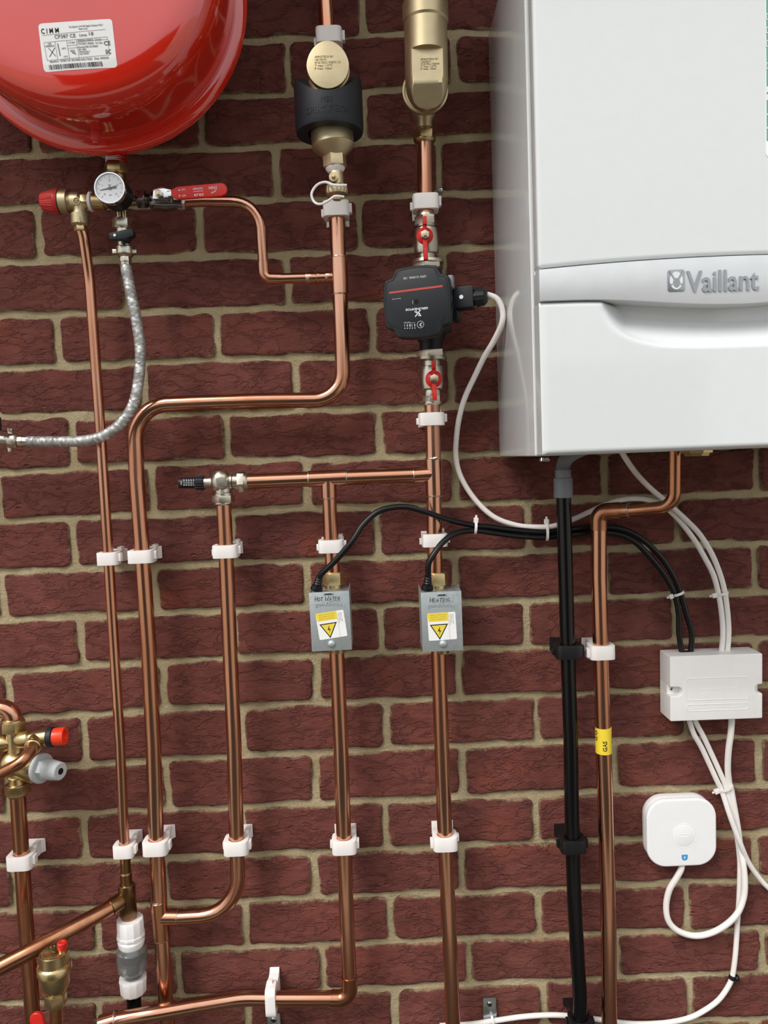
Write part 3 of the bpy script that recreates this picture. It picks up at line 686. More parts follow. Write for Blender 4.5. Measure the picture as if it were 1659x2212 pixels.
u = MB(); c0 = W(165, 434, D + .0135); uu = mpp(165, 434, D); u.ringprism(circ(7.5 * uu), circ(6.3 * uu), c0, X, Z, -.001, .0006); text(u, 'UZ', c0, X, Z, 6 * uu, 8 * uu, h=.0006)
c1 = W(172, 474, D + .0128); u.box(c1 + Z * .001, (1.5 * uu, .002, 10 * uu)); u.prism([(-4 * uu, -1 * uu), (0, -7 * uu), (4 * uu, -1 * uu), (0, -3.5 * uu)], c1, X, Z, -.001, .0008); u.out('cast_marks', 'brass', rv)

# ------------------------------------------------------------------ red lever ball valve
lv_ = thing('lever_ball_valve', 'chrome ball valve with long red lever, right of the pressure gauge', 'valve', W(350, 455, D))
u = MB(); hexn(u, (297, 431), (316, 431), D, 20); u.out('inlet_nut', 'chrome_dark', lv_, bevel=.0006)
u = MB(); turn(u, (314, 433), (396, 438), D, [(0, 11), (.08, 14), (.1, 11), (.14, 16), (.2, 19), (.3, 20), (.62, 20), (.75, 17), (.8, 15), (1, 15)]); turn(u, (350, 436), (350, 420), D, [(0, 13), (1, 12)]); u.out('body', 'chrome_dark', lv_)
u = MB(); hexn(u, (384, 440), (402, 441), D, 14); u.out('outlet_nut', 'nickel', lv_, bevel=.0005)
u = MB(); o_ = W(350, 421, .083); uu = mpp(350, 421, .085)
u.prism([(-20 * uu, -9 * uu), (14 * uu, -12 * uu), (21 * uu, -2 * uu), (21 * uu, 9 * uu), (8 * uu, 13 * uu), (0, 17 * uu), (-8 * uu, 14 * uu), (-17 * uu, 12 * uu)], o_, X, Z, -.012, .003); u.out('stop_plate', 'chrome', lv_, bevel=.001)
u = MB(); A = W(344, 420, .087); u.lathe(A, Vector((0, -1, 0)), [(0, 9 * uu), (.004, 9 * uu)], 6, ref=Z); u.lathe(A, Vector((0, -1, 0)), [(0, 7 * uu), (.005, 6.5 * uu)], 20, ref=Z); u.out('stem_nut', 'nickel', lv_, bevel=.0004)
MB().box(A + Vector((0, -.006, 0)), (6 * uu, .004, 9 * uu)).out('stem', 'brass_bright', lv_, bevel=.0003)
u = MB(); la, lb = W(372, 419, .090), W(478, 410, .098); ex = (lb - la).normalized(); ez = (Z - ex * Z.dot(ex)).normalized(); Ln = (lb - la).length; hh_ = 13.5 * uu
u.prism([(-.001, -6 * uu), (.008, -hh_), (Ln, -hh_)] + arc((Ln, 0), -math.pi / 2, math.pi / 2, hh_, 10) + [(.008, hh_), (-.001, 8 * uu)], la, ex, ez, -.002, .002)
lev = u.out('lever', 'red_plastic', lv_, bevel=.0012, seg=3)
u = MB(); nn = ex.cross(ez)
def lvt(t, s_, h, cap, wd): text(u, t, la + ex * (Ln * s_) + ez * (h * uu) + nn * .0021, ex, ez, cap * uu, wd * uu)
lvt('ON', .24, 6, 4, 8); lvt('OFF', .25, -7, 4, 9); lvt('altecnic', .54, 6, 5, 22); lvt('eres', .55, -6.5, 7, 21); lvt('WRAS', .84, 4.5, 6, 19)
for sg, hh in ((1, 6), (-1, -7)):
    p = la + ex * (Ln * .16) + ez * (hh * uu) + nn * .0022; u.prism([(-2 * uu, -2 * uu * sg), (2 * uu, -2 * uu * sg), (0, 2 * uu * sg)], p, ex, ez, -.0001, .0002)
u.box(la + ex * (Ln * .545) + nn * .0021, (22 * uu, .0003, .8 * uu), ex, ez)
for q in range(2): u.tube([la + ex * (Ln * .80 + t_ * 12 * uu) + ez * ((-5 - 2 * q + 5 * t_ * t_) * uu) + nn * .0022 for t_ in (0, .3, .6, 1)], .0003, 6)
u.out('lever_print', 'ink_white', lev)
MB().box((la + W(368, 420, .084)) / 2, (14 * uu, .008, 12 * uu), ex, ez).out('lever_shank', 'chrome', lv_, bevel=.001)

# ------------------------------------------------------------------ filling loop: valve, braided hose, left end valve
fv = thing('filling_valve', 'nickel filling-loop valve with black plastic lever, under the pressure gauge', 'valve', W(268, 556, D))
u = MB(); hexn(u, (264, 473), (265, 494), D, 21.5); u.out('inlet_nut', 'nickel', fv, bevel=.0006)
u = MB(); turn(u, (265, 493), (270, 541), D, [(0, 14), (.2, 14), (.22, 12.5), (.3, 13.5), (1, 14.5)]); turn(u, (270, 532), (271, 556), D, [(0, 16), (.1, 19), (.75, 19), (.85, 16), (1, 14)])
for s_ in (-1, 1): u.box(W(270 + s_ * 20, 544, D), (12 * mpp(270, 540, D), .006, 9 * mpp(270, 540, D)))
u.out('body', 'nickel', fv, bevel=.0005)
u = MB(); uu = mpp(265, 509, .085); o_ = W(265, 509, .085); ra = .10; ex = Vector((math.cos(ra), 0, math.sin(ra))); ez = Vector((-math.sin(ra), 0, math.cos(ra)))
u.prism([(-26 * uu, -7 * uu), (-8 * uu, -9 * uu), (8 * uu, -10 * uu), (26 * uu, -5 * uu), (26 * uu, 6 * uu), (14 * uu, 10 * uu), (-26 * uu, 6 * uu)], o_, ex, ez, -.006, .006); u.lathe(o_ + Y * .004, Y, [(0, 11 * uu), (.016, 10 * uu)], 20); u.out('lever', 'plastic_black', fv, bevel=.001)
MB().lathe(o_ + ex * (-14 * uu) + Vector((0, -.006, 0)), Vector((0, -1, 0)), [(0, 3 * uu), (.0008, 3 * uu)], 14, ref=Z).out('lever_screw', 'chrome', fv)

hs = thing('braided_hose', 'stainless braided flexible hose curving from the gauge manifold to the left edge', 'hose', W(40, 965, .072))
hp = spline(PT([(272, 576, .063), (273.5, 587, .066), (283.6, 637.6, .070), (297, 705, .072), (303, 756, .073), (300.5, 812, .074), (290, 867.5, .075), (267, 908, .076), (230, 938, .077), (189, 951, .076), (135, 954, .074), (58, 953.6, .07)]), 16)
MB().tube(hp, .0071, 24).out('core', 'braid', hs)
u = MB(); HR = .0070
cum = [0]
for a, b in zip(hp, hp[1:]): cum.append(cum[-1] + (b - a).length)
frames = []; uv = None
for i, p in enumerate(hp):
    t = (hp[min(i + 1, len(hp) - 1)] - hp[max(i - 1, 0)]).normalized()
    if uv is None: uv, _ = frame_perp(t)
    uv = (uv - t * uv.dot(t)).normalized(); frames.append((p, uv.copy(), t.cross(uv)))
def hose_pt(s, ang, r):
    i = int(np.searchsorted(cum, s)) - 1; i = max(0, min(i, len(hp) - 2)); f = (s - cum[i]) / (cum[i + 1] - cum[i] + 1e-9)
    p = frames[i][0].lerp(frames[i + 1][0], f); a = frames[i][1].lerp(frames[i + 1][1], f); b = frames[i][2].lerp(frames[i + 1][2], f)
    return p + (a * math.cos(ang) + b * math.sin(ang)) * r
LT = cum[-1]; pit = .026
for sgn in (1, -1):
    for st_ in range(18):
        ns = int(LT / .0018); pts = []
        for i in range(ns + 1):
            s = LT * i / ns; pts.append(hose_pt(s, sgn * 2 * math.pi * s / pit + st_ * math.pi / 9, HR + .0002 * math.sin(36 * math.pi * s / pit + sgn * 1.57)))
        u.tube(pts, .00055, 4, caps=False)
u.out('wire_braid', 'braid', hs, ang=80)
u = MB(); turn(u, (271, 553), (273, 582), .063, [(0, 10), (.1, 13), (.45, 13), (.5, 12), (.9, 11.5), (1, 10)], 8); u.out('ferrule', 'nickel', hs, bevel=.0005)
u = MB(); turn(u, (66, 953.6), (38, 953), .07, [(0, 10), (.1, 12), (.5, 12), (.55, 13), (.9, 13), (1, 10)], 8); u.out('ferrule', 'nickel', hs, bevel=.0005)
ev_ = thing('hose_end_valve', 'nickel wing nut and valve body at the left edge, end of the braided hose', 'valve', W(10, 968, .07))
u = MB(); turn(u, (40, 953), (18, 951), .07, [(0, 14), (.15, 18), (.8, 18), (1, 13)]); 
for s_ in (-1, 1): u.box(W(23, 951 + s_ * 19, .07), (9 * mpp(20, 950, .07), .006, 12 * mpp(20, 950, .07)))
u.out('wing_nut', 'nickel', ev_, bevel=.0006)
u = MB(); turn(u, (19, 951), (-60, 947), .07, [(0, 12), (.25, 14), (.27, 12), (.5, 13), (1, 14)]); turn(u, (-58, 947), (-420, 940), .07, [(0, 11), (1, 11)]); u.out('body', 'nickel', ev_)
MB().box(W(-6, 916, .09), (12 * mpp(0, 916, .09), .01, 30 * mpp(0, 916, .09))).out('lever', 'plastic_black', ev_, bevel=.001)
# ================================================================== MAGNETIC DIRT SEPARATOR (black sleeve)
D = .112
sp = thing('dirt_separator', 'brass dirt separator with black magnet sleeve and round front disc', 'separator', W(715, 425, D))
u = MB(); turn(u, (706, 176), (722, 340), D, [(0, 40), (.05, 44), (.55, 45.5), (.84, 45.5), (.855, 46.5), (.87, 45), (1, 22)], 48); u.out('body', 'brass_cast', sp)
dA = W(708, 140, .150); uu = mpp(708, 140, .15)
# stub running back to the pipe behind, closed in front by the egg-shaped disc
u = MB(); u.lathe(Vector((dA.x + .002, -.05, dA.z - .004)), Vector((0, -1, 0)), [(0, .014), (.012, .024), (.06, .024), (.094, .025)], 40, ref=Z); u.out('pipe_stub', 'brass_cast', sp)
egg = [(46 * uu * math.cos(a) * (1 - .10 * max(0, math.sin(a))), 50 * uu * math.sin(a)) for a in [2 * math.pi * i / 56 for i in range(56)]]
ds = MB().prism(egg, dA, X, Z, -.008, .0008).out('front_disc', 'brass_cast', sp, bevel=.0008)
u = MB()
for i, (t_, wd) in enumerate((('SPIROTECH BV', 42), ('UE100WJ', 26), ('M1E1FDU172873115', 58), ('T max 110°C', 40), ('P max 10bar', 40))): ptext(u, t_, 680, 123 + 6.3 * i, .1509, 4.2, width=wd * .95, h=.00025, align='L')
u.out('dot_print', 'ink_brown', ds)
# sleeve: a thick collar round the body, cut away on top for the disc
sl = MB(); A = W(710, 232, D); up = Z; uu = mpp(712, 220, D); ro, ri = 72 * uu, 46 * uu; n_ = 72
zt_ = W(712, 172, D).z - A.z - .003; zb_ = W(712, 285, D).z - A.z - .003
V_ = []; F_ = []
for k in range(n_):
    a = 2 * math.pi * k / n_; c_, s_ = math.cos(a), math.sin(a); fx, fy = ro * s_ * 1.02, -ro * c_
    front = max(0, c_)
    top = zt_ - (.029 * max(0, 1 - (s_ / .93) ** 2) ** .75 if c_ > 0 else 0.0)
    bot = zb_ + .000 * front
    for r_, z_ in ((ri, bot), (ro * .97, bot), (ro, bot + .004), (ro, top - .012 * 0 - .006), (ro * .97, top), (ri, top)):
        V_.append(A + Vector((r_ * s_ * 1.02, -r_ * c_, z_)))
for k in range(n_):
    j = (k + 1) % n_
    for i in range(6): i2 = (i + 1) % 6; F_.append((k * 6 + i, k * 6 + i2, j * 6 + i2, j * 6 + i))
slv = sl.add(V_, F_).out('magnet_sleeve', 'rubber_black', sp, ang=40)
u = MB()
def wraptext(mb, t, py, cap, wd, dy=0):
    mb2 = MB(); ptext(mb2, t, 710, py, D, cap, width=wd, h=.0005)
    for p in mb2.v:
        off = p.x - A.x; a = max(-1.2, min(1.2, off / ro)); h = -D - p.y
        rr = ro + .0000 + (h if h > 0 else h); p.x = A.x + rr * math.sin(a) * 1.02; p.y = -D - rr * math.cos(a)
    mb.add(mb2.v, mb2.f)
pyo = 34
wraptext(u, 'MB3', 212 + pyo, 12, 24); wraptext(u, 'SPIR', 232 + pyo, 13, 36); wraptext(u, 'TECH', 231 + pyo, 13, 36)
# shift the two halves of the maker's name either side of the diamond
k1 = len(text_mesh('MB3', 0.0)[0]) * 2; k2 = len(text_mesh('SPIR', 0.0)[0]) * 2
for i, p in enumerate(u.v):
    if i >= k1:
        sh = (-1 if i < k1 + k2 else 1) * 27 * uu; off = math.asin(max(-.99, min(.99, (p.x - A.x) / 1.02 / ro))); rr = math.hypot((p.x - A.x) / 1.02, -D - p.y); off += sh / ro
        p.x = A.x + rr * math.sin(off) * 1.02; p.y = -D - rr * math.cos(off)
cc = Vector((A.x, -D - ro + .0002, W(710, 231 + pyo, D).z))
for sg in (1, -1):
    u.prism([(sg * .6 * uu, 10 * uu), (sg * 9 * uu, 1 * uu), (sg * 6 * uu, 1 * uu), (sg * .6 * uu, 6.5 * uu)], cc, X, Z, -.0003, .0006)
    u.prism([(sg * .6 * uu, -10 * uu), (sg * 7 * uu, -2 * uu), (sg * 4.5 * uu, -2 * uu), (sg * .6 * uu, -6 * uu)], cc, X, Z, -.0003, .0006)
u.out('moulded_lettering', 'plastic_panel', slv)
u = MB(); hexn(u, (722, 336), (724, 363), D, 26, rot=.26); u.out('drain_hex', 'brass_cast', sp, bevel=.0006)
u = MB(); turn(u, (724, 361), (725, 373), D, [(0, 20), (.3, 21), (.6, 19), (1, 15)]); u.out('thread_seal_tape', 'ptfe', sp)
u = MB(); turn(u, (725, 368), (728, 410), D, [(0, 14), (.2, 16), (1, 16)]); c_ = W(721, 386, D + .009); uu = mpp(721, 386, D)
u.lathe(c_, Vector((0, -1, 0)), [(0, 9.5 * uu), (.008, 9.5 * uu), (.008, 6 * uu), (.009, 6 * uu)], 24, ref=Z); dc = u.out('drain_cock', 'brass_cast', sp)
u = MB(); u.lathe(c_ + Vector((0, -.006, 0)), Vector((0, -1, 0)), [(0, 4.5 * uu), (.008, 4 * uu)], 16, ref=Z); u.out('drain_screw', 'brass_bright', dc)
u = MB(); turn(u, (727, 401), (728, 425), D, [(0, 19), (.08, 21), (.6, 22.5), (.8, 22), (1, 15)], 96, mod=lambda a, t: 1 + (.07 * max(0, math.cos(18 * a)) if t < .011 else 0)); turn(u, (728, 424), (728, 432), D, [(0, 10), (1, 9)]); u.out('ribbed_cap', 'brass_cast', sp)
strap = spline(PT([(748.5, 400, .131), (732, 400.5, .134), (718, 399, .132), (709.4, 395, .128), (700.8, 393.5, .124), (689, 397, .120), (679, 406, .118), (673, 419, .118), (676, 432, .118), (683.4, 439.6, .120), (694, 440.7, .124), (705, 436, .128), (716, 428.7, .130), (722.5, 424.4, .131), (732, 424, .131), (742.5, 425.5, .128)]), 5)
MB().tube(strap, .0017, 10).out('cap_strap', 'plastic_white', sp)

# ================================================================== AIR SEPARATOR (tall brass body)
D = .118
ae = thing('air_separator', 'tall plain brass air separator body with flat facet, left of the boiler top', 'separator', W(917, 300, .09))
u = MB(); A = W(917, -60, D); Bt = W(923, 238, D); uu = mpp(920, 100, D); L_ = (Bt - A).length
zf = lambda py: (A.z - W(920, py, D).z) / (A.z - Bt.z) * L_
u.lathe(A, Bt - A, [(-.028, 0), (-.027, 10 * uu), (-.018, 12 * uu), (-.017, 30 * uu), (-.010, 42 * uu), (0, 45 * uu), (zf(2), 45.5 * uu), (zf(8), 45.5 * uu), (zf(12), 49.5 * uu), (zf(48), 49.5 * uu), (zf(53), 46.5 * uu)] + [(zf(60 + 2 * i), 46.5 * uu) for i in range(56)] + [(zf(172 + 3 * i), (46.5 - 1.5 * i * i / 25) * uu) for i in range(6)] + [(zf(190 + 4 * i), (45 - 14 * (i / 9) ** 1.8) * uu) for i in range(1, 10)] + [(zf(234), 20 * uu), (L_, 0)], 160)
# the flat cut on the front of the casting, with a sloping lower flat
fz0, fz1, fz2 = W(925, 106, D + .019).z, W(925, 180, D + .019).z, W(925, 226, D + .012).z
def lim(z, x):
    if abs(x - W(925, 150, D).x) > 40 * uu or z > fz0 + .001: return 9
    return .0195 if z >= fz1 else .0195 - .0165 * min(1, (fz1 - z) / (fz1 - fz2))
for p in u.v:
    q = lim(p.z, p.x)
    if -p.y - D > q: p.y = -D - q
u.out('body', 'brass_cast', ae, ang=28)
u = MB()
for i, (t_, wd) in enumerate((('SPIROTECH BV', 38), ('UA022W', 22), ('M1E1FDU1728445', 40), ('T max 110°C', 34), ('P max 10bar', 34))): ptext(u, t_, 909, 128 + 5.2 * i, D + .0197, 3.6, width=wd, h=.0002, align='L')
u.out('dot_print', 'ink_brown', ae)
rc0 = W(918, 199, .078); ur = mpp(918, 199, .078)
u = MB(); u.lathe(rc0, Vector((0, -1, 0)), [(-.010, 30 * ur), (-.002, 46 * ur), (0, 49 * ur), (.003, 50 * ur), (.0045, 49 * ur), (.0045, 45 * ur), (.001, 43 * ur)], 56, ref=Z); u.lathe(rc0, Vector((0, -1, 0)), [(-.040, 20 * ur), (-.012, 28 * ur), (.02, 30 * ur)], 40, ref=Z); u.out('rotating_flange', 'brass_cast', ae)
u = MB(); turn(u, (915, 205), (917, 288), .045, [(0, 26), (.4, 27), (.55, 24), (.7, 18), (.88, 17.5), (.9, 15), (.93, 16), (.96, 14), (1, 15)]); u.out('lower_socket', 'brass_cast', ae)
run(ae, 'upper_pipe', [(912, 215, .045), (904, 60, .045), (868, -660, .045)], R22, .3)
u = MB(); hexn(u, (917, 284), (917, 304), .045, 25, rot=.4); turn(u, (917, 303), (917, 311), .045, [(0, 24), (.5, 22), (1, 17)]); u.out('compression_nut', 'brass', ae, bevel=.0005)

# ================================================================== BUTTERFLY VALVES AND PUMP
def butterfly(label, hub, parts, top, bot):
    t = thing('butterfly_valve', label, 'valve', W(hub[0], bot, .045), 'butterfly isolation valves of the pump')
    for nm, kind, a, b, prof in parts:
        u = MB()
        if kind == 'hex': hexn(u, a, b, .045, prof, rot=.3)
        else: turn(u, a, b, .045, prof)
        u.out(nm, 'nickel', t, bevel=.0005 if kind == 'hex' else 0)
    c = W(hub[0], hub[1], .073); uu = mpp(hub[0], hub[1], .073)
    MB().lathe(c + Y * .014, Vector((0, -1, 0)), [(0, 10 * uu), (.016, 9 * uu)], 20, ref=Z).out('stem_housing', 'nickel', t)
    u = MB(); u.lathe(c, Vector((0, -1, 0)), [(0, 18 * uu), (.0015, 18.5 * uu), (.004, 13 * uu), (.0055, 9 * uu)], 40, ref=Z)
    zu = W(hub[0], top, .085).z - c.z; zd = W(hub[0], bot, .085).z - c.z
    u.prism([(-5 * uu, 9 * uu), (5 * uu, 9 * uu), (4.5 * uu, zu), (-3.5 * uu, zu)], c, X, Z, .001, .006)
    u.prism([(-5 * uu, -9 * uu), (-4.5 * uu, zd), (3.5 * uu, zd), (5 * uu, -9 * uu)], c, X, Z, .001, .006)
    for z_, z2 in ((zu, zu * .55), (zd, zd * .55)): u.prism([(-4.4 * uu, min(z_, z2)), (4.4 * uu, min(z_, z2)), (4.4 * uu, max(z_, z2)), (-4.4 * uu, max(z_, z2))], c, X, Z, .004, .011)
    u.out('handle', 'red_plastic', t, bevel=.0008)
    MB().lathe(c + Vector((0, -.005, 0)), Vector((0, -1, 0)), [(0, 10 * uu), (.004, 10 * uu)], 6, ref=Z).out('handle_nut', 'nickel', t, bevel=.0006)
    MB().box(c + Vector((0, -.010, 0)), (6.5 * uu, .003, 8.5 * uu)).out('stem', 'brass_bright', t, bevel=.0004)
    return t
butterfly('nickel valve with red butterfly handle directly above the black pump', (917.5, 510), [
    ('compression_nut', 'hex', (919, 468), (920, 488), 25), ('neck', 't', (919, 463), (920, 494), [(0, 19), (.2, 21), (.85, 21), (1, 20)]),
    ('body', 't', (920, 489), (922, 566), [(0, 19), (.05, 22), (.09, 25), (.3, 27), (.68, 27.5), (.78, 25), (.8, 19), (1, 19)]),
    ('union_nut', 'hex', (924, 567), (925, 584), 34), ('union_collar', 't', (924, 561), (924, 570), [(0, 28), (.3, 34), (1, 35)])], 466, 560)
butterfly('nickel valve with red butterfly handle directly below the black pump', (937, 819), [
    ('union_nut', 'hex', (931, 757), (932, 773), 33), ('union_collar', 't', (932, 772), (932, 781), [(0, 33), (.7, 32), (1, 24)]),
    ('body', 't', (932, 778), (934, 858), [(0, 20), (.16, 20), (.18, 24), (.3, 26.5), (.62, 27), (.78, 25), (.82, 19), (.9, 20), (1, 19)]),
    ('compression_nut', 'hex', (934, 855), (934, 870), 22), ('nut_flange', 't', (934, 868), (934, 876), [(0, 21), (.6, 21), (1, 17)])], 778, 864)

pm_t = thing('circulation_pump', 'black circulation pump with red stripe and white lettering, left of the boiler', 'pump', W(930, 757, .045))
pax = W(928, 668, .045)
phi = math.radians(-16); PX = Vector((math.cos(phi), math.sin(phi), 0)); PN = Vector((math.sin(phi), -math.cos(phi), 0))   # local right and outward
fc = W(900, 652, .125)                                     # middle of the control face
def PL(x, z, n): return fc + PX * x + Z * z + PN * n
uu = mpp(900, 652, .125); HWp, HHp = .0432, .0447
def notched(s=1.0, n=6):
    w_, h_ = HWp * s, HHp * s; cx_, cz_ = .0135, .0135; b_ = .0022
    P = []
    for (sx, sz) in ((1, 1), (-1, 1), (-1, -1), (1, -1)):
        side = [(w_, h_ - cz_ - .002), (w_ - .003, h_ - cz_ + .0005), (w_ - cx_ * .72, h_ - cz_ + .002), (w_ - cx_ + .001, h_ - cz_ + .006), (w_ - cx_, h_ - .004), (w_ - cx_ - .003, h_)]
        side = [(sx * a, sz * b) for a, b in side]
        if sx * sz < 0: side.reverse()
        P += side
    # bulge the four sides
    out = []
    for i, p in enumerate(P):
        out.append(p); q = P[(i + 1) % len(P)]
        if math.hypot(q[0] - p[0], q[1] - p[1]) > .03:
            for t_ in (.2, .4, .6, .8):
                m_ = (p[0] + (q[0] - p[0]) * t_, p[1] + (q[1] - p[1]) * t_); nn = math.hypot(*m_); k_ = .0022 * (1 - (2 * t_ - 1) ** 2); out.append((m_[0] * (1 + k_ / nn), m_[1] * (1 + k_ / nn)))
    return out
MB().prism(notched(), fc, PX, Z, -.018, 0).out('control_box', 'plastic_black', pm_t, bevel=.0018, seg=3)
fpn = MB().prism(notched(.93), fc, PX, Z, -.001, .0006).out('front_panel', 'plastic_panel', pm_t, bevel=.0004)
MB().ringprism(notched(.945), notched(.93), fc, PX, Z, -.001, .0009).out('panel_groove', 'clip_black', pm_t)
u = MB(); u.prism(rrect(.074, .076, .012), fc, PX, Z, -.045, -.016, taper=0); u.out('motor_housing', 'plastic_black', pm_t, bevel=.002)
u = MB(); u.lathe(fc - PN * .082 + Z * -.004, PN, [(0, .026), (.012, .034), (.030, .036), (.038, .036)], 48); u.lathe(pax - Y * .004 + Z * -.002, Z, [(-.056, .0165), (-.046, .0165), (-.036, .022), (-.02, .029), (.0, .031), (.03, .029), (.045, .020), (.055, .018)], 36); u.out('volute', 'clip_black', pm_t)
u = MB(); bo = fc - PN * .03
for a in (45, 135, 225, 315):
    a = math.radians(a); u.lathe(fc - PN * .062 + (PX * math.cos(a) + Z * math.sin(a)) * .043, PN, [(0, .0045), (.016, .0045)], 14)
u.out('head_bolt', 'plastic_black', pm_t, kind='stuff')
# print on the panel, upside down as the pump is hung
ix, iz = -PX, -Z
def pt(mb, t, zx, zy, cap, wd=None, bold=0.0):     # coordinates read off the 4.88x enlargement of the photo
    x = (zx - 585) * .2049 * uu; z = -(zy - 450 + (zx - 585) * .045) * .2049 * uu; text(mb, t, PL(x, z, .0007), ix, iz, cap * uu, None if wd is None else wd * uu, bold, .0002)
def pxy(zx, zy, n=.0007): return PL((zx - 585) * .2049 * uu, -(zy - 450 + (zx - 585) * .045) * .2049 * uu, n)
u = MB(); pt(u, 'UPS3 15-50/65  130', 575, 197, 4.6, 50); pt(u, 'GRUNDFOS', 585, 525, 4.4, 50, .03); pt(u, 'Quick Guide', 368, 412, 1.8, 20); pt(u, 'Select / 5sec', 475, 660, 1.4, 14)
def bar(p, q, w_, n=.0008):
    a, b = pxy(*p, n), pxy(*q, n); d_ = (b - a).normalized(); s_ = PN.cross(d_) * w_ * uu / 2; u.add([a - s_, b - s_, b + s_, a + s_], [(0, 1, 2, 3)])
bar((625, 535), (565, 605), 2.2); bar((560, 550), (600, 575), 2.0); bar((595, 590), (628, 600), 1.6); bar((628, 600), (605, 560), 1.8); bar((575, 540), (612, 585), 1.2)
for i in range(5): u.prism(circ(1.1 * uu, 12), pxy(450 + 27 * i, 722), PX, Z, 0, .0002)
for i in range(5):
    for j in range(1 + (i % 3)): bar((447 + 27 * i + 5 * j, 680), (447 + 27 * i + 5 * j, 706), .7)
bar((440, 667), (565, 667), .4)
u.ringprism(circ(7.6 * uu, 28), circ(6.9 * uu, 28), pxy(620, 688), PX, Z, 0, .0003)
bar((634, 672), (612, 690), 1.8); bar((612, 690), (630, 708), 1.8)
bar((545, 435), (545, 470), .7); u.out('white_print', 'ink_white', fpn)
u = MB(); a, b = pxy(290, 350 - 5), pxy(868, 288 + 13); bar2 = (b - a).normalized(); s_ = PN.cross(bar2) * 2.1 * uu; u.add([a - s_ + PN * .0002, b - s_ + PN * .0002, b + s_ + PN * .0002, a + s_ + PN * .0002], [(0, 1, 2, 3)]); u.out('red_stripe', 'stripe', fpn)
MB().lathe(pxy(582, 450, .0004), PN, [(0, 5.6 * uu), (.0006, 5.6 * uu)], 24).out('panel_hole', 'dark_hole', fpn)
# connector plug on the right side
pc = fc + PX * .062 - PN * .028 + Z * .004
A = W(1002, 644, .100); uq = mpp(1002, 644, .1)
u = MB(); u.prism(rrect(45 * uq, 46 * uq, 4 * uq), A, PX, Z, -.016, .009); u.prism(rrect(14 * uq, 34 * uq, 3 * uq), A - PX * 27 * uq, PX, Z, -.014, .004); plug = u.out('plug', 'plastic_black', pm_t, bevel=.0015)
u = MB(); u.lathe(A + PX * 18 * uq - PN * .003, PX, [(0, 17 * uq), (8 * uq, 17 * uq), (9 * uq, 20 * uq), (26 * uq, 18 * uq), (32 * uq, 12 * uq)], 40, mod=lambda a, t: 1 + .03 * math.cos(14 * a)); u.out('cable_gland', 'plastic_black', plug)
MB().lathe(A - PX * 3 * uq + PN * .009, PN, [(0, 4.5 * uq), (.0008, 4.5 * uq)], 16).out('plug_screw', 'chrome', plug)
u = MB(); S0 = W(984, 682, .095); u.prism(rrect(20 * uq, 24 * uq, 8 * uq), S0, PX, Z, -.014, .006); so = u.out('signal_socket', 'plastic_black', pm_t, bevel=.001)
MB().prism(rrect(10 * uq, 17 * uq, 4.8 * uq), S0, PX, Z, .004, .0063).out('socket_hole', 'dark_hole', so)
MB().box(fc + PX * .043 - PN * .022 + Z * .026, (.006, .014, .016), PX, Z).out('clip_lug', 'plastic_grey', pm_t, bevel=.001)

# ================================================================== COPPER RUNS
def rootpipe(label, loc): return thing('copper_pipe', label, 'pipe', loc, 'copper pipe runs on the wall')
# A relief discharge pipe
t = rootpipe('thin copper discharge pipe from the relief valve, leftmost of the long vertical runs', W(276, 1980, .045))
run(t, 'pipe', [(175, 494, .060), (180, 507, .058), (193, 597, .046), (215, 901, .045), (236.5, 1239, .045), (259, 1604, .045), (270.5, 1862, .045)], R15, .15)
run(t, 'lower_pipe', [(270.5, 1850, .045), (272.5, 1912, .045)], R15 * 1.0, 0, 'copper_brown')
socket(t, (271.5, 1885), (273.5, 1912), R15 * 1.05, 'copper_brown', 'reducer', da=.045)
u = MB(); turn(u, (273, 1908), (278, 1978), .045, [(0, 12), (.03, 17), (.1, 18), (.97, 18), (1, 16.5)]); A = W(274, 1938, .045); B = W(240, 1960, .062); u.lathe(A, B - A, [(0, .002), (.002, .0075), (.006, .0105), (.010, .0124), ((B - A).length, .0124)], 24); tee = u.out('tee', 'copper_brown', t, ang=50)
u = MB(); u.lathe(W(273.2, 1909, .045), (W(278, 1978, .045) - W(273, 1908, .045)), [(0, .0105), (.0004, .0116), (.0016, .0116), (.002, .0105)], 24); u.out('solder_ring', 'solder', tee)
run(t, 'tail_pipe', [(278, 1972, .045), (281, 1995, .045)], R22 * .98, 0, 'copper_dull')
run(t, 'branch_pipe', [(262, 1946, .048), (205, 1980, .080), (70, 2053, .125), (-60, 2120, .155), (-200, 2190, .19)], R22 * 1.03, .2, 'copper_dull')
# B return pipe
t = rootpipe('thick copper return pipe passing behind the dirt separator, with a wide S-bend', W(362, 2212, .045))
run(t, 'pipe', [(671, -660, .045), (699, -90, .045), (707, 65, .045), (727.5, 470, .045), (738.5, 735, .045), (741.5, 863, .045), (560, 865.5, .045), (439, 869.5, .045), (289.5, 876, .045), (295, 1030, .045), (305.5, 1171, .045), (321, 1401, .045), (331, 1604, .045), (337.5, 1806, .045), (347, 1992, .045), (361, 2205, .045), (366, 2700, .045)],
    R22, [.3, .2, .3, .3, .086, .3, .3, .086, .2, .3, .3, .3, .3, .3, .3])
socket(t, (731.3, 556), (734.7, 637), R22, name='tee')
socket(t, (703, 599), (728, 598), R15, 'copper_h', name='tee_branch', lip=False)
socket(t, (342.5, 1945), (349.5, 2028), R22, 'copper_dull', name='tee')
socket(t, (347, 1980.5), (384, 1981), R22 * .97, 'copper_h', name='tee_branch')
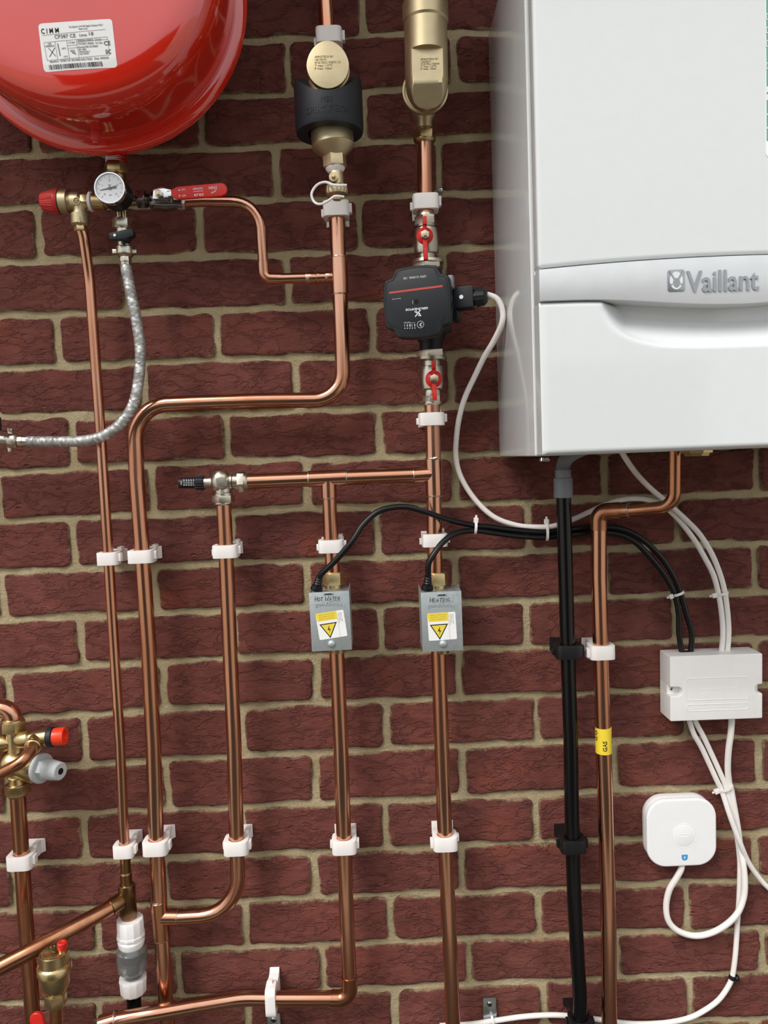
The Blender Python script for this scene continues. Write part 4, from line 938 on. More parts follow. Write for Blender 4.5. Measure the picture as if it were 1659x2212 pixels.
# C flow pipe
t = rootpipe('short thick copper pipe between the air separator and the upper red butterfly valve', W(920, 465, .045))
run(t, 'pipe', [(917, 300, .045), (920, 470, .045)], R22)
t = rootpipe('copper flow tee below the pump with its horizontal branch to the bypass valve', W(940, 1250, .045))
run(t, 'pipe', [(933, 870, .045), (937, 1020, .045), (938, 1139, .045), (940, 1250, .045)], R22)
socket(t, (935.5, 990), (938, 1072), R22, name='tee'); socket(t, (936, 1024), (893, 1027), R22 * .97, 'copper_h', name='tee_branch')
u = MB(); u.lathe(W(938, 991, .058), Vector((.3, -.2, .1)), [(0, .003), (.004, .002), (.007, 0)], 10); u.out('solder_bead', 'solder', t)
run(t, 'branch_pipe', [(930, 1024.5, .045), (710, 1033, .045), (520, 1041, .045)], R22, .3, 'copper_h')
socket(t, (749, 1031), (667, 1035), R22, 'copper_h', name='branch_tee')
socket(t, (709, 1034), (710.5, 1077), R22 * .94, name='branch_drop')
run(t, 'drop_pipe', [(709, 1034, .045), (713, 1120, .045), (719, 1252, .045)], R22 * .95)
# below the two zone valves
t = rootpipe('copper hot water pipe falling from its zone valve to an elbow and running left', W(755, 2150, .045))
run(t, 'pipe', [(727, 1400, .045), (736, 1606, .045), (746.6, 1921, .045), (755, 2120, .045)], R22, .3, 'copper')
el = MB().tube(fillet(PT([(754.2, 2108, .045), (756.5, 2157, .045), (715, 2157, .045)]), .017), R22 * 1.09, 24).out('elbow', 'copper_dull', t, ang=50)
u = MB(); u.lathe(W(754.2, 2108, .045), Vector((0, 0, -1)), [(0, .0102), (.0004, .0114), (.0016, .0114), (.002, .0102)], 24); u.out('solder_ring', 'solder', el)
run(t, 'level_pipe', [(735, 2157, .045), (596, 2157, .045), (522, 2156, .046), (420, 2173, .066), (330, 2189, .080), (250, 2203, .080), (200, 2240, .080)], R22, [.3, .12, .12, .12, .03], 'copper_h')
socket(t, (252, 2202), (218, 2212), R22, 'copper_h', name='elbow', da=.080)
t = rootpipe('copper heating pipe running straight down from the heating zone valve', W(978, 2212, .045))
run(t, 'pipe', [(947, 1400, .045), (954, 1606, .045), (961.7, 1821, .045), (971.5, 2033, .045), (978, 2196, .045), (981, 2700, .045)], R22, .3)
# F bypass pipe
t = rootpipe('copper bypass pipe hanging from the bypass valve and curving left into a tee', W(511, 1990, .045))
run(t, 'pipe', [(483, 1085, .045), (490, 1239, .045), (496.6, 1401, .045), (505.5, 1604, .045), (511, 1806, .045), (516, 1974, .045), (375, 1982, .045)], R22 * .98, [.3, .3, .3, .3, .082])
# G filling branch
t = rootpipe('thin copper pipe bending from the red lever valve down to the return tee', W(575, 612, .05))
run(t, 'pipe', [(388, 438, .061), (439, 435, .060), (560, 436, .055), (568, 560, .048), (570, 590, .046)], R15, [.1, .036, .1])
MB().tube(fillet(PT([(568.5, 567, .047), (571, 601, .045), (610, 602, .045)]), .010), R15 * 1.13, 20).out('elbow', 'copper', t, ang=50)
run(t, 'link_pipe', [(600, 602, .045), (705, 599, .045)], R15, 0, 'copper_h')
socket(t, (662, 601), (688, 600), R15 * 1.02, 'copper_h', name='coupling'); 
u = MB(); turn(u, (683, 600), (690, 600), .045, [(0, 11), (.3, 13.5), (1, 13.5)]); u.out('coupling_bead', 'copper_h', t)
# H gas pipe
t = rootpipe('copper gas pipe with yellow tape, dropping from the boiler beside the black pipe', W(1317, 2212, .045))
run(t, 'pipe', [(1293, 1118, .045), (1293, 1249, .045), (1297, 1376, .045), (1302, 1554, .045), (1307, 1717, .045), (1313.6, 1934, .045), (1316, 2151, .045), (1319, 2700, .045)], R22 * 1.03, .3, 'copper')
MB().tube(fillet(PT([(1292.6, 1145, .045), (1293, 1106, .045), (1340, 1103, .060)]), .014), R22 * 1.12, 24).out('elbow', 'copper_dull', t, ang=50)
run(t, 'feed_pipe', [(1335, 1103.5, .060), (1360, 1102.5, .070), (1456, 1094, .105), (1457, 975, .110), (1457, 930, .110)], R15 * 1.18, [.1, .022, .1], 'copper_dull')
socket(t, (1334, 1103), (1358, 1102), R15 * 1.28, 'copper_dull', name='reducer', da=.060, db=.069)
A, B = W(1303.2, 1570, .045), W(1304.2, 1625, .045); LT_ = (B - A).length
tp = MB().lathe(A, B - A, [(0, R22 * 1.03), (0, R22 * 1.07), (LT_, R22 * 1.07), (LT_, R22 * 1.03)], 32).out('tape_band', 'tape', t)
u = MB()
def taptext(tx_, ang0, frac):
    V_, F2 = text_mesh(tx_, .02); s_ = .0085; P = []
    for layer in (.0003, -.0004):
        for (x, y) in V_:
            a_ = ang0 + (.35 - y) * s_ / (R22 * 1.07); z_ = -LT_ * frac + x * s_
            P.append(A + Vector((0, 0, z_)) + Vector((math.sin(-a_) * -1, -math.cos(a_), 0)) * (R22 * 1.07 + layer))
    u.add(P, [tuple(f) for f in F2])
taptext('GAS', -.12, .66); taptext('GAS', -1.35, .30); taptext('GAS', 1.25, .42); u.out('tape_lettering', 'ink', tp)
# L left pipe
t = rootpipe('copper pipe at the left edge under the brass multi-valve', W(72, 2212, .06))
run(t, 'pipe', [(37, 1700, .047), (45.6, 1834, .045), (57, 2015, .045), (72, 2212, .045), (77, 2700, .045)], R22, .3, 'copper_dull')
# ================================================================== ZONE VALVES
def zone_valve(label, word, TL, TR, BR, BL, nut, gland, stick, rotl, wordc, btn, slot, ww):
    D1 = .088; D0 = .030
    P = [W(*q, D1) for q in (TL, TR, BR, BL)]
    ox = ((P[1] - P[0]) + (P[2] - P[3])) / 2; w_ = ox.length; ox.normalize()
    oz = ((P[0] - P[3]) + (P[1] - P[2])) / 2; oz = (oz - ox * oz.dot(ox)); h_ = ((P[0] - P[3]) + (P[1] - P[2])).length / 2; oz.normalize()
    c = sum(P, Vector((0, 0, 0))) / 4; nn = ox.cross(oz).normalized(); dp = D1 - D0
    t = thing('zone_valve', label, 'valve', c - oz * h_ / 2, 'motorised zone valves')
    uu = mpp(TL[0], TL[1], D1)
    # pressed steel cover: front and two cheeks, and a separate inset top
    u = MB(); u.box(c - nn * .0004, (w_, .0012, h_), ox, oz)
    for s_ in (-1, 1): u.box(c + ox * s_ * (w_ / 2 - .0006) - nn * dp / 2, (.0012, dp, h_), ox, oz)
    u.box(c - oz * (h_ / 2 - .0006) - nn * dp / 2, (w_, dp, .0012), ox, oz)
    for s_ in (-1, 1): u.prism([(s_ * (w_ / 2 - .0012), h_ / 2 - .0005), (s_ * (w_ / 2), h_ / 2 - .0005), (s_ * (w_ / 2), h_ / 2 + .0035), ], c - nn * dp, ox, oz, 0, .010)
    cov = u.out('steel_cover', 'steel_galv', t, bevel=.0004)
    u = MB(); u.box(c + oz * (h_ / 2 - .0032) - nn * (dp / 2 + .0006), (w_ - .003, dp - .001, .0012), ox, oz); u.out('top_plate', 'steel_galv', t)
    u = MB()
    for a_ in (.18, .36): u.lathe(c + oz * (h_ / 2 - .0027) + ox * w_ * a_ - nn * dp * .5, oz, [(0, .0011), (.0003, .0011)], 10)
    u.out('top_hole', 'dark_hole', t, kind='stuff')
    A = W(nut[0], nut[1], .045); un = mpp(nut[0], nut[1], .045)
    u = MB(); hexn(u, (nut[0], nut[1] - 14), (nut[0] + 1, nut[1] + 14), .045, 25, rot=.35); u.out('compression_nut', 'brass_bright', t, bevel=.0006)
    u = MB(); turn(u, (nut[0] + 1, nut[1] + 8), (nut[0] + 10, BL[1] + 2), .045, [(0, 17), (.2, 21), (.8, 21), (1, 17)]); u.out('valve_body', 'brass', t)
    def L(px, py, n=.0003): return W(px, py, D1 + n)
    u = MB(); u.prism(rrect(22 * uu, 4.5 * uu, 2 * uu), L(*slot), ox, oz, -.0004, .0006); sl_ = u.out('slot_lip', 'steel_galv', t, bevel=.0003)
    MB().prism(rrect(16 * uu, 2.2 * uu, 1 * uu), L(*slot), ox, oz, 0, .0009).out('slot', 'dark_hole', sl_)
    u = MB(); u.lathe(L(*btn), nn, [(-.001, 8 * uu), (.0010, 8 * uu), (.0022, 7 * uu), (.0030, 5 * uu), (.0032, 0)], 28); u.out('cover_screw', 'steel_galv', t)
    # sticker
    cx_, cy_, sw, sh = stick; sc = L(cx_, cy_, .0004); r = rotl; sx_ = ox * math.cos(r) + oz * math.sin(r); sz_ = -ox * math.sin(r) + oz * math.cos(r); sw *= uu; sh *= uu
    st = MB().prism(rrect(sw, sh, 2.5 * uu), sc, sx_, sz_, -.0003, .0001).out('warning_sticker', 'label', t)
    yl = MB().prism([(-sw * .47, sh * .2), (sw * .25, sh * .2), (sw * .25, sh * .5)] + arc((-sw * .5 + 2.5 * uu, sh * .5 - 2.5 * uu), math.pi / 2, math.pi, 2.5 * uu, 4), sc, sx_, sz_, 0, .0003).out('yellow_panel', 'yellow', st)
    k = sh * .36; tc_ = sc + sx_ * (-sw * .11) + sz_ * (-sh * .17)
    tri = lambda q: [(-q, q * .78), (0, -q * .95), (q, q * .78)]
    MB().prism(tri(sh * .33), tc_, sx_, sz_, 0, .0003).out('triangle_border', 'ink', st)
    MB().prism(tri(sh * .265), tc_ + sz_ * sh * .012, sx_, sz_, 0, .0005).out('triangle_fill', 'yellow', st)
    u = MB(); b_ = sh * .26
    u.prism([(.10 * b_, .62 * b_), (-.20 * b_, .02 * b_), (.02 * b_, .02 * b_), (.13 * b_, .55 * b_)], tc_, sx_, sz_, .0004, .0007)
    u.prism([(-.20 * b_, .12 * b_), (.26 * b_, .10 * b_), (.20 * b_, .0), (-.20 * b_, .02 * b_)], tc_, sx_, sz_, .0004, .0007)
    u.prism([(.26 * b_, .10 * b_), (-.12 * b_, -.56 * b_), (.10 * b_, .0)], tc_, sx_, sz_, .0004, .0007); u.out('lightning_bolt', 'ink', st)
    u = MB()
    for i, tx_ in enumerate(('REMOVING COVER', 'SUPPLY BEFORE', 'DISCONNECT MAINS')): text(u, tx_, sc + sx_ * (-sw * .12) + sz_ * (sh * (.43 - .08 * i)), -sx_, -sz_, sh * .035, sw * .55, h=.0004)
    u.out('yellow_print', 'yellow_ink', st)
    u = MB()
    for i, (tx_, l_) in enumerate((('Ademco 1 GmbH', .36), ('Hardhofweg 40', .32), ('74821 Mosbach', .40))): text(u, tx_, sc + sx_ * (sw * (.41 - .055 * i)) + sz_ * (sh * (.43 - l_ / 2)), -sz_, sx_, sw * .035, sh * l_, h=.0003)
    u.box(sc + sx_ * sw * .25 - sz_ * sh * .15, (.0003, .0006, sh * .7), sx_, sz_); u.out('address_print', 'ink_faint', st)
    u = MB(); HW = {'H': [[(0, 1), (.02, 0)], [(.55, 1), (.5, 0)], [(.02, .48), (.6, .55)]], 'O': [[(.3, .75), (.05, .5), (.1, .1), (.35, 0), (.55, .25), (.5, .6), (.28, .75)]], 'T': [[(0, .72), (.6, .8)], [(.3, .78), (.25, 0)]],
      'W': [[(0, 1), (.15, 0), (.38, .6), (.55, .02), (.85, 1)]], 'A': [[(0, 0), (.28, .75), (.5, .02)], [(.1, .3), (.5, .34)]], 'E': [[(.5, .78), (.06, .74), (.04, .02), (.5, .04)], [(.05, .4), (.42, .43)]], 'R': [[(.03, 0), (.05, .75), (.45, .7), (.42, .42), (.06, .38), (.55, .02)]],
      'I': [[(.12, .76), (.1, 0)], [(0, .76), (.25, .78)], [(0, 0), (.22, .02)]], 'N': [[(0, 0), (.04, .76), (.45, .02), (.5, .78)]], 'G': [[(.5, .66), (.25, .76), (.03, .45), (.15, .03), (.48, .1), (.5, .36), (.28, .34)]], ' ': []}
    adv = {'W': .98, 'I': .36, ' ': .4}; tot = sum(adv.get(ch, .68) for ch in word); cur = 0; kx = ww * uu / tot; kz = 10.5 * uu
    hb_ = L(wordc[0], wordc[1], .0002)
    for ch in word:
        for st_ in HW[ch]:
            u.tube([hb_ + ox * ((cur + x - tot / 2) * kx + (y - .4) * .12 * kz) + oz * ((y - .42) * kz) for x, y in st_], .00042, 6)
        cur += adv.get(ch, .68)
    u.out('handwriting', 'ink', t, kind='stuff')
    u = MB(); text(u, 'Honeywell', L(wordc[0] + 2, wordc[1] + 13.5), -ox, -oz, 9 * uu, 57 * uu, .01, .0005); text(u, 'HOME', L(wordc[0] + 14, wordc[1] + 4), -ox, -oz, 5 * uu, 24 * uu, 0, .0004); u.out('embossed_name', 'steel_galv', cov)
    # moulded strain relief of the cable
    g0 = W(gland[0], gland[1], .074)
    u = MB(); gx_ = (W(gland[2], gland[3], .078) - g0); L_ = gx_.length
    u.lathe(g0, gx_, [(-.002, .0085), (.0, .0088), (.005, .0075), (.0055, .0062)] + [(.0062 + i * (L_ - .0065) / 8, (.0064 - .0002 * i) if i % 2 else (.0052 - .00015 * i)) for i in range(9)], 24, sq=.9); u.out('strain_relief', 'cable_black', t)
    return t
zone_valve('galvanised zone valve marked HOT WATER with yellow warning sticker', 'HOT WATER', (667, 1281), (754, 1275.5), (760, 1404), (674, 1407), (719, 1249), (684, 1272, 691, 1243), (716, 1350, 61, 58), .11, (708, 1293.5), (716, 1391), (709, 1283), 56)
zone_valve('galvanised zone valve marked HEATING with yellow warning sticker', 'HEATING', (908, 1280.5), (996, 1276), (1001, 1405), (914, 1408), (943, 1250), (923, 1271, 925, 1240), (955, 1353, 61, 60), .03, (951, 1296), (957, 1391), (954, 1285), 44)

# ================================================================== AUTOMATIC BYPASS VALVE
D = .045
bv = thing('bypass_valve', 'nickel angle bypass valve with black graduated knob, left end of the branch', 'valve', W(484, 1090, D))
u = MB(); turn(u, (387, 1043.5), (424, 1042.8), D, [(0, 9), (.02, 11.5), (1, 12.5)], 40); kb = u.out('knob_scale', 'plastic_black', bv)
u = MB(); turn(u, (422, 1042.8), (442, 1042.5), D, [(0, 13), (.1, 15.5), (.9, 15.5), (1, 13)], 96, mod=lambda a, t: 1 + .05 * (1 if math.cos(16 * a) > 0 else -1)); u.out('knob_ring', 'plastic_black', bv)
u = MB(); cz = D + 12.2 * mpp(400, 1043, D)
for i, tx_ in enumerate(('0.1', '0.2', '0.3', '0.4', '0.5')):
    ptext(u, tx_, 397.5 + 5.2 * i, 1045.5, cz, 3.4, width=7, rot=math.pi / 2, h=.0003); u.box(W(397.5 + 5.2 * i, 1037.5, cz - .0006), (.0008, .0004, .003))
ptext(u, '-0.6bar', 391.3, 1043.5, cz, 2.6, width=10, rot=math.pi / 2, h=.0003); u.out('scale_print', 'ink_white', kb)
u = MB(); turn(u, (440, 1042.5), (462, 1041.5), D, [(0, 12), (.8, 12.5), (1, 14)]); u.lathe(W(478, 1041, D), Z, [(-.0155, .0), (-.0150, .008), (-.011, .0128), (-.005, .0152), (.003, .0156), (.010, .0140), (.0155, .009), (.017, 0)], 32)
turn(u, (494, 1040), (515, 1040), D, [(0, 15), (.2, 18), (.4, 18), (.42, 15), (.5, 18), (1, 18)]); turn(u, (481, 1050), (483, 1072), D, [(0, 18), (.6, 18.5), (.7, 21), (1, 21)]); u.out('body', 'nickel', bv)
u = MB(); u.prism(rrect(.0148, .0152, .003), W(478.5, 1042.5, D + .0150), X, Z, -.006, .0008); u.out('name_facet', 'nickel', bv, bevel=.0012, seg=3)
u = MB(); hexn(u, (514, 1040), (530, 1039.5), D, 24); u.out('outlet_nut', 'nickel', bv, bevel=.0005)
u = MB(); turn(u, (529, 1039.6), (536, 1039.4), D, [(0, 21), (.5, 20), (1, 17)]); u.out('nut_collar', 'nickel', bv)
u = MB(); hexn(u, (482.5, 1069), (483, 1086), D, 25, rot=.2); u.out('lower_nut', 'nickel', bv, bevel=.0005)
u = MB(); turn(u, (483, 1085), (483.5, 1091), D, [(0, 21), (.5, 21), (1, 18)]); u.out('lower_collar', 'nickel', bv)

# ================================================================== PIPE CLIPS
def clip_proto(rp, mat, w_, h_, so=.045):
    # local: origin on the pipe axis, wall at y=+so
    r0 = rp * 1.03; yb = so - .001; n_ = 40
    ang = [2 * math.pi * i / n_ for i in range(n_)]
    def outer(a):   # a=0 towards the viewer
        s_, c_ = math.sin(a), math.cos(a); hw_, fr_, bk = w_ / 2, rp + .0045, rp + .006
        t_ = min(hw_ / max(1e-6, abs(s_)), (fr_ if c_ > 0 else bk) / max(1e-6, abs(c_)))
        # superellipse corner rounding
        e_ = 5.0; b_ = fr_ if c_ > 0 else bk
        t_ = 1 / ((abs(s_) / hw_) ** e_ + (abs(c_) / b_) ** e_) ** (1 / e_); return (t_ * s_, -t_ * c_)
    O = [outer(a) for a in ang]; I = [(r0 * math.sin(a), -r0 * math.cos(a)) for a in ang]
    out = []
    ex, ey = X, Y                                   # X x Y = Z : extrude upwards
    out.append(('ring', MB().ringprism(O, I, Vector((0, 0, 0)), ex, ey, -h_ / 2, h_ / 2), .0008))
    st = MB(); st.prism([(-w_ * .30, rp + .004), (w_ * .30, rp + .004), (w_ * .34, yb - .006), (w_ * .46, yb), (-w_ * .46, yb), (-w_ * .34, yb - .006)], Vector((0, 0, 0)), ex, ey, -h_ / 2, h_ / 2)
    out.append(('stem', st, .0006))
    tb = MB(); tb.box((w_ / 2 + .0012, -.001, .0015), (.005, .0105, h_ * .62)); out.append(('latch', tb, .0006))
    tb = MB(); tb.box((-w_ / 2 - .0012, .006, -.002), (.004, .008, h_ * .5)); out.append(('hinge', tb, .0006))
    tb = MB(); tb.box((w_ * .36, .022, h_ / 2 + .002), (.006, .016, .006)); out.append(('lug', tb, .0006))
    return [(n, mb, bv_, mat) for n, mb, bv_ in out]
_cm = {}
def clip(px, py, rp, label, group, mat='clip', w_=.0365, h_=.0185, d=.045, rot=None, flip=1):
    key = (round(rp, 4), mat, w_, h_)
    loc = W(px, py, d); t = thing('pipe_clip', label, 'pipe clip', loc, group)
    if key not in _cm:
        L = []
        for n, mb, bv_, mt in clip_proto(rp, mat, w_, h_):
            for p in mb.v: p += loc
            L.append(mb.out(n, mt, t, bevel=bv_))
        _cm[key] = L
    else:
        for o in _cm[key]: c = o.copy(); COL.objects.link(c); c.parent = t; ORG[c.name] = loc
    if rot: t.rotation_euler = rot
    if flip < 0: t.rotation_euler[1] += math.pi
    return t
WC = 'white pipe clips on the wall'
clip(711, 84, R22, 'white pipe clip half hidden behind the dirt separator disc', WC, h_=.021)
clip(726.5, 455, R22, 'white pipe clip just below the looped white strap', WC, h_=.021)
clip(919, 440, R22, 'white pipe clip above the upper red butterfly valve', WC, h_=.021)
clip(932, 906, R22, 'white pipe clip just below the lower red butterfly valve', WC)
clip(235, 1206, R15, 'white clip on the thin discharge pipe in the upper clip row', WC, w_=.0300, flip=1)
clip(307, 1201, R22, 'white clip on the S-bend return pipe in the upper clip row', WC)
clip(488.5, 1190, R22, 'white clip on the bypass pipe below the bypass valve', WC)
clip(715.5, 1179, R22, 'white pipe clip above the HOT WATER zone valve', WC)
clip(938.5, 1166, R22, 'white pipe clip above the HEATING zone valve', WC)
clip(1298, 1406, R22, 'white clip on the gas pipe beside the black clip', WC, h_=.0205, flip=-1)
clip(47, 1857, R22, 'white clip at the far left of the lower clip row', WC, h_=.0205)
clip(269, 1835, R15, 'white clip on the thin discharge pipe in the lower clip row', WC, w_=.0300)
clip(338, 1826, R22, 'white clip on the S-bend return pipe in the lower clip row', WC, h_=.0205)
clip(511.5, 1825, R22, 'white clip where the bypass pipe starts its bottom bend', WC, h_=.0205)
clip(744, 1823, R22, 'white clip on the hot water pipe in the lower clip row', WC, h_=.0205)
clip(961, 1816, R22, 'white clip on the heating pipe in the lower clip row', WC, h_=.0205, flip=-1)
clip(586.5, 2157, R22, 'white clip turned on edge around the horizontal copper pipe at the bottom', WC, h_=.0150, w_=.0430, rot=(0, math.pi / 2, 0))
RB = .0107
BC = 'black clips of the condensate pipe'
clip(1227, 1405, RB, 'black clip on the black waste pipe at the upper clip row', BC, mat='clip_black', h_=.0200, w_=.0375)
clip(1236, 1822, RB, 'black clip on the black waste pipe at the lower clip row', BC, mat='clip_black', h_=.0200, w_=.0375)
clip(1253, 2206, RB, 'black clip on the black waste pipe at the bottom edge', BC, mat='clip_black', h_=.0120, w_=.034)

# ================================================================== CONDENSATE PIPE
t = thing('condensate_pipe', 'glossy black plastic waste pipe hanging from a grey coupling under the boiler', 'pipe', W(1254, 2212, .045))
MB().tube(fillet(PT([(1217, 1060, .045), (1221, 1213, .045), (1225, 1358, .045), (1233, 1608, .045), (1235, 1753, .045), (1240, 1934, .045), (1246, 2042, .045), (1252.5, 2151, .045), (1256, 2700, .045)]), .5), RB, 24).out('pipe', 'pvc_black', t, ang=60)
u = MB(); turn(u, (1216, 1015), (1217, 1075), .045, [(0, 14), (.0, 16.5), (.02, 17), (.28, 17), (.3, 19.5), (.32, 20), (.98, 20.5), (1, 19.5)]); u.out('coupling', 'plastic_grey', t)
hz = spline(PT([(1216, 1020, .045), (1217, 1004, .048), (1224, 990, .055), (1240, 978, .066), (1262, 968, .080)]), 10)
u = MB(); pts = []; rs = []
cum2 = 0; K = 90
for i in range(K):
    f = i / (K - 1) * (len(hz) - 1); a = int(f); b = min(a + 1, len(hz) - 1); pts.append(hz[a].lerp(hz[b], f - a)); rs.append(.0094 + .0010 * math.sin(i * 2 * math.pi / 5))
u.tube(pts, rs, 20).out('corrugated_hose', 'plastic_grey', t, ang=60)

# ================================================================== CABLES
def cable(label, pts, r, mat, group, cat='cable', sub=6):
    o = MB().tube(spline(PT(pts), sub), r, 12).out('cable', mat, None, ang=60); tag(o, label, cat, group); return o
GB, GW = 'black control cables', 'white power cables'
rk = .0042
cable('black cable arching from the HOT WATER zone valve to the white junction box', [(691, 1246, .079), (697, 1237, .082), (723.5, 1212, .086), (759, 1171, .088), (782, 1136, .084), (812, 1108, .080), (842.5, 1097, .077), (880.5, 1095.5, .074), (918.5, 1105.6, .071), (969, 1123, .060), (1027, 1135, .045), (1060, 1138, .038), (1115, 1145, .028), (1176, 1149, .022), (1226, 1144, .020), (1287, 1138, .018), (1340, 1142, .018), (1381, 1160.5, .018), (1422, 1197, .018), (1451, 1238, .018), (1469, 1279, .018), (1483, 1328, .018), (1494, 1369, .018), (1492, 1412, .018)], rk, 'cable_black', GB)
cable('black cable bending sharply from the HEATING zone valve to the white junction box', [(925, 1243, .079), (926, 1217, .082), (939, 1194, .080), (959, 1169, .072), (987, 1151, .060), (1027, 1146, .046), (1060, 1150, .038), (1115, 1157.5, .028), (1176, 1161, .022), (1226, 1156, .020), (1287, 1150, .018), (1336, 1154, .018), (1373, 1172, .018), (1411, 1211, .018), (1439, 1248, .018), (1458, 1287, .018), (1466, 1328, .018), (1467, 1369, .018), (1473, 1412, .018)], rk, 'cable_black', GB)
rw = .0040
cable('white cable hanging in a loop from the pump plug down to the junction box', [(1046, 637, .100), (1058, 638, .101), (1075, 647, .102), (1085.5, 671, .102), (1084, 699, .100), (1067, 736, .085), (1046, 771, .070), (1026, 812, .055), (1005, 857, .045), (993, 898, .035), (986.5, 940, .025), (985, 987, .015), (995.6, 1030, .012), (1024.6, 1077, .012), (1066, 1116, .016), (1115, 1134.5, .020), (1160, 1138.5, .022), (1197, 1136, .022), (1242, 1120, .020), (1283, 1101, .014), (1328, 1083, .012), (1369, 1077, .012), (1406, 1081, .012), (1434, 1093, .014), (1467, 1124, .015), (1499, 1165, .016), (1523, 1206, .017), (1541, 1242, .018), (1552, 1283, .018), (1559, 1328, .018), (1561.5, 1369, .018), (1558, 1412, .018)], rw, 'cable_white', GW)
cable('white cable coming from under the boiler down to the junction box', [(1322, 940, .10), (1348, 985, .08), (1373, 1021, .06), (1402, 1052, .040), (1438, 1083, .026), (1483, 1124, .020), (1513, 1156, .018), (1538, 1197, .018), (1556, 1242, .018), (1566, 1281, .018), (1572, 1328, .018), (1574, 1369, .018), (1571, 1412, .018)], rw, 'cable_white', GW)
cable('white cable from the junction box swinging off the right edge of the photo', [(1488, 1546, .022), (1489.5, 1558, .022), (1499, 1586, .020), (1515, 1614, .016), (1531, 1648, .014), (1548, 1685, .014), (1559, 1708, .014), (1573, 1751, .020), (1585, 1785, .022), (1599, 1821, .022), (1614, 1857, .016), (1632, 1886, .012), (1659, 1917, .010), (1710, 1955, .010), (1800, 1990, .009), (2050, 2010, .009)], rw, 'cable_white', GW)
cable('white cable dropping from the junction box and sweeping left along the bottom edge', [(1501, 1546, .020), (1503, 1560, .020), (1519, 1590, .017), (1535, 1624, .014), (1555, 1668, .013), (1568, 1700, .013), (1578, 1743, .013), (1587, 1785, .012), (1594, 1821, .011), (1598, 1860, .010), (1598, 1898.6, .010), (1596, 1950, .009), (1593, 1989, .009), (1591, 2028, .009), (1588, 2067, .009), (1582, 2108, .009), (1573, 2131, .009), (1552, 2160, .009), (1521, 2183, .009), (1485, 2200, .009), (1430, 2210, .010), (1360, 2211, .010), (1276, 2200, .011), (1204, 2192.6, .011), (1131, 2196, .010), (1062, 2206, .010), (1010, 2213, .009), (950, 2216, .009)], rw, 'cable_white', GW)
cable('white hub cable looping under the square hub and up to the junction box', [(1473, 1866, .018), (1471, 1878, .018), (1461.5, 1896, .016), (1446, 1922, .012), (1439, 1955, .010), (1443, 1986.5, .010), (1459, 2007, .010), (1485, 2019, .010), (1513, 2021, .012), (1544, 2012, .014), (1573, 1994, .018), (1594, 1971, .020), (1606, 1940, .020), (1609, 1909, .020), (1606, 1870, .018), (1600, 1836.5, .014), (1594, 1790, .013), (1586, 1743, .013), (1579, 1705, .013), (1575, 1690, .013), (1572, 1658, .016), (1574, 1618, .020), (1578.8, 1582, .022), (1581, 1546, .022)], .0047, 'cable_white', GW)

# ---- cable ties: flat loops with a square head and a cut tail
def tie(label, px, py, d, along, a_px, b, head, mat='clip', w_=.0038, hs=1.0, ph=0.0):
    c = W(px, py, d); uu = mpp(px, py, d); ax = (X * along[0] - Z * along[1]).normalized(); acr = Y.cross(ax).normalized(); a = a_px * uu
    t = thing('cable_tie', label, 'cable tie', c - Z * a, 'cable ties')
    u = MB(); n_ = 32; V = []
    for i in range(n_):
        th = 2 * math.pi * i / n_; o_ = acr * (a * math.cos(th)) + Y * (b * math.sin(th)); nr = (acr * (math.cos(th) / a) + Y * (math.sin(th) / b)).normalized()
        for s_, rr in ((-w_ / 2, 0), (w_ / 2, 0), (w_ / 2, .0011), (-w_ / 2, .0011)): V.append(c + o_ + nr * rr + ax * s_)
    Fc = []
    for i in range(n_):
        j = (i + 1) % n_
        for k in range(4): k2 = (k + 1) % 4; Fc.append((i * 4 + k, i * 4 + k2, j * 4 + k2, j * 4 + k))
    u.add(V, Fc).out('loop', mat, t, ang=30)
    hd = c + acr * (head * (a + .0030))
    MB().box(hd, (.0066 * hs, .0060 * hs, .0072 * hs), ax, acr).out('head', mat, t, bevel=.0007)
    MB().box(hd + acr * head * .0048, (.0030, .0012, .005), ax, acr).out('tail', mat, t, bevel=.0004)
    return t
tie('cable tie joining the two black cables left of the black pipe', 1027, 1140, .0455, (1, .1), 12, .0062, 1 if Y.cross(X).z > 0 else -1)
tie('cable tie holding the looped white cable onto the two black cables', 1181, 1149, .022, (1, 0), 18, .0062, 1 if Y.cross(X).z > 0 else -1)
def hsgn(al, want):   # which sign of the across direction points the wanted way (image x)
    ax = (X * al[0] - Z * al[1]).normalized(); return 1 if Y.cross(ax).x * want > 0 else -1
tie('cable tie around the two black cables above the junction box', 1465, 1282, .018, (.35, 1), 11.5, .0060, hsgn((.35, 1), -1))
tie('cable tie around the two white cables above the junction box', 1559.5, 1282, .018, (.2, 1), 12.5, .0060, hsgn((.2, 1), -1))
tie('cable tie around the bunch of white cables above the square hub', 1567, 1702, .0135, (.35, 1), 16, .0066, hsgn((.35, 1), -1))
tie('cable tie on the bottom white cable at the zinc bracket', 1064, 2204, .010, (1, -.15), 8, .0055, 1)
t = thing('cable_clip', 'small dark cable clip nailed over the thin white cable, lower right', 'cable clip', W(1583, 2118, .009))
A = W(1582, 2111, .009); u = MB(); ax = (W(1576, 2126, .009) - W(1586, 2096, .009)).normalized(); u.lathe(A - ax * .003, ax, [(0, .0046), (0, .0056), (.006, .0056), (.006, .0046)], 20); u.out('saddle', 'clip_black', t)
MB().box(W(1591, 2112, .006), (.006, .008, .006)).out('lug', 'clip_black', t, bevel=.0005)
MB().lathe(W(1591, 2112, .010), Vector((0, -1, 0)), [(0, .0022), (.001, .0022)], 12, ref=Z).out('nail', 'steel_zinc', t)

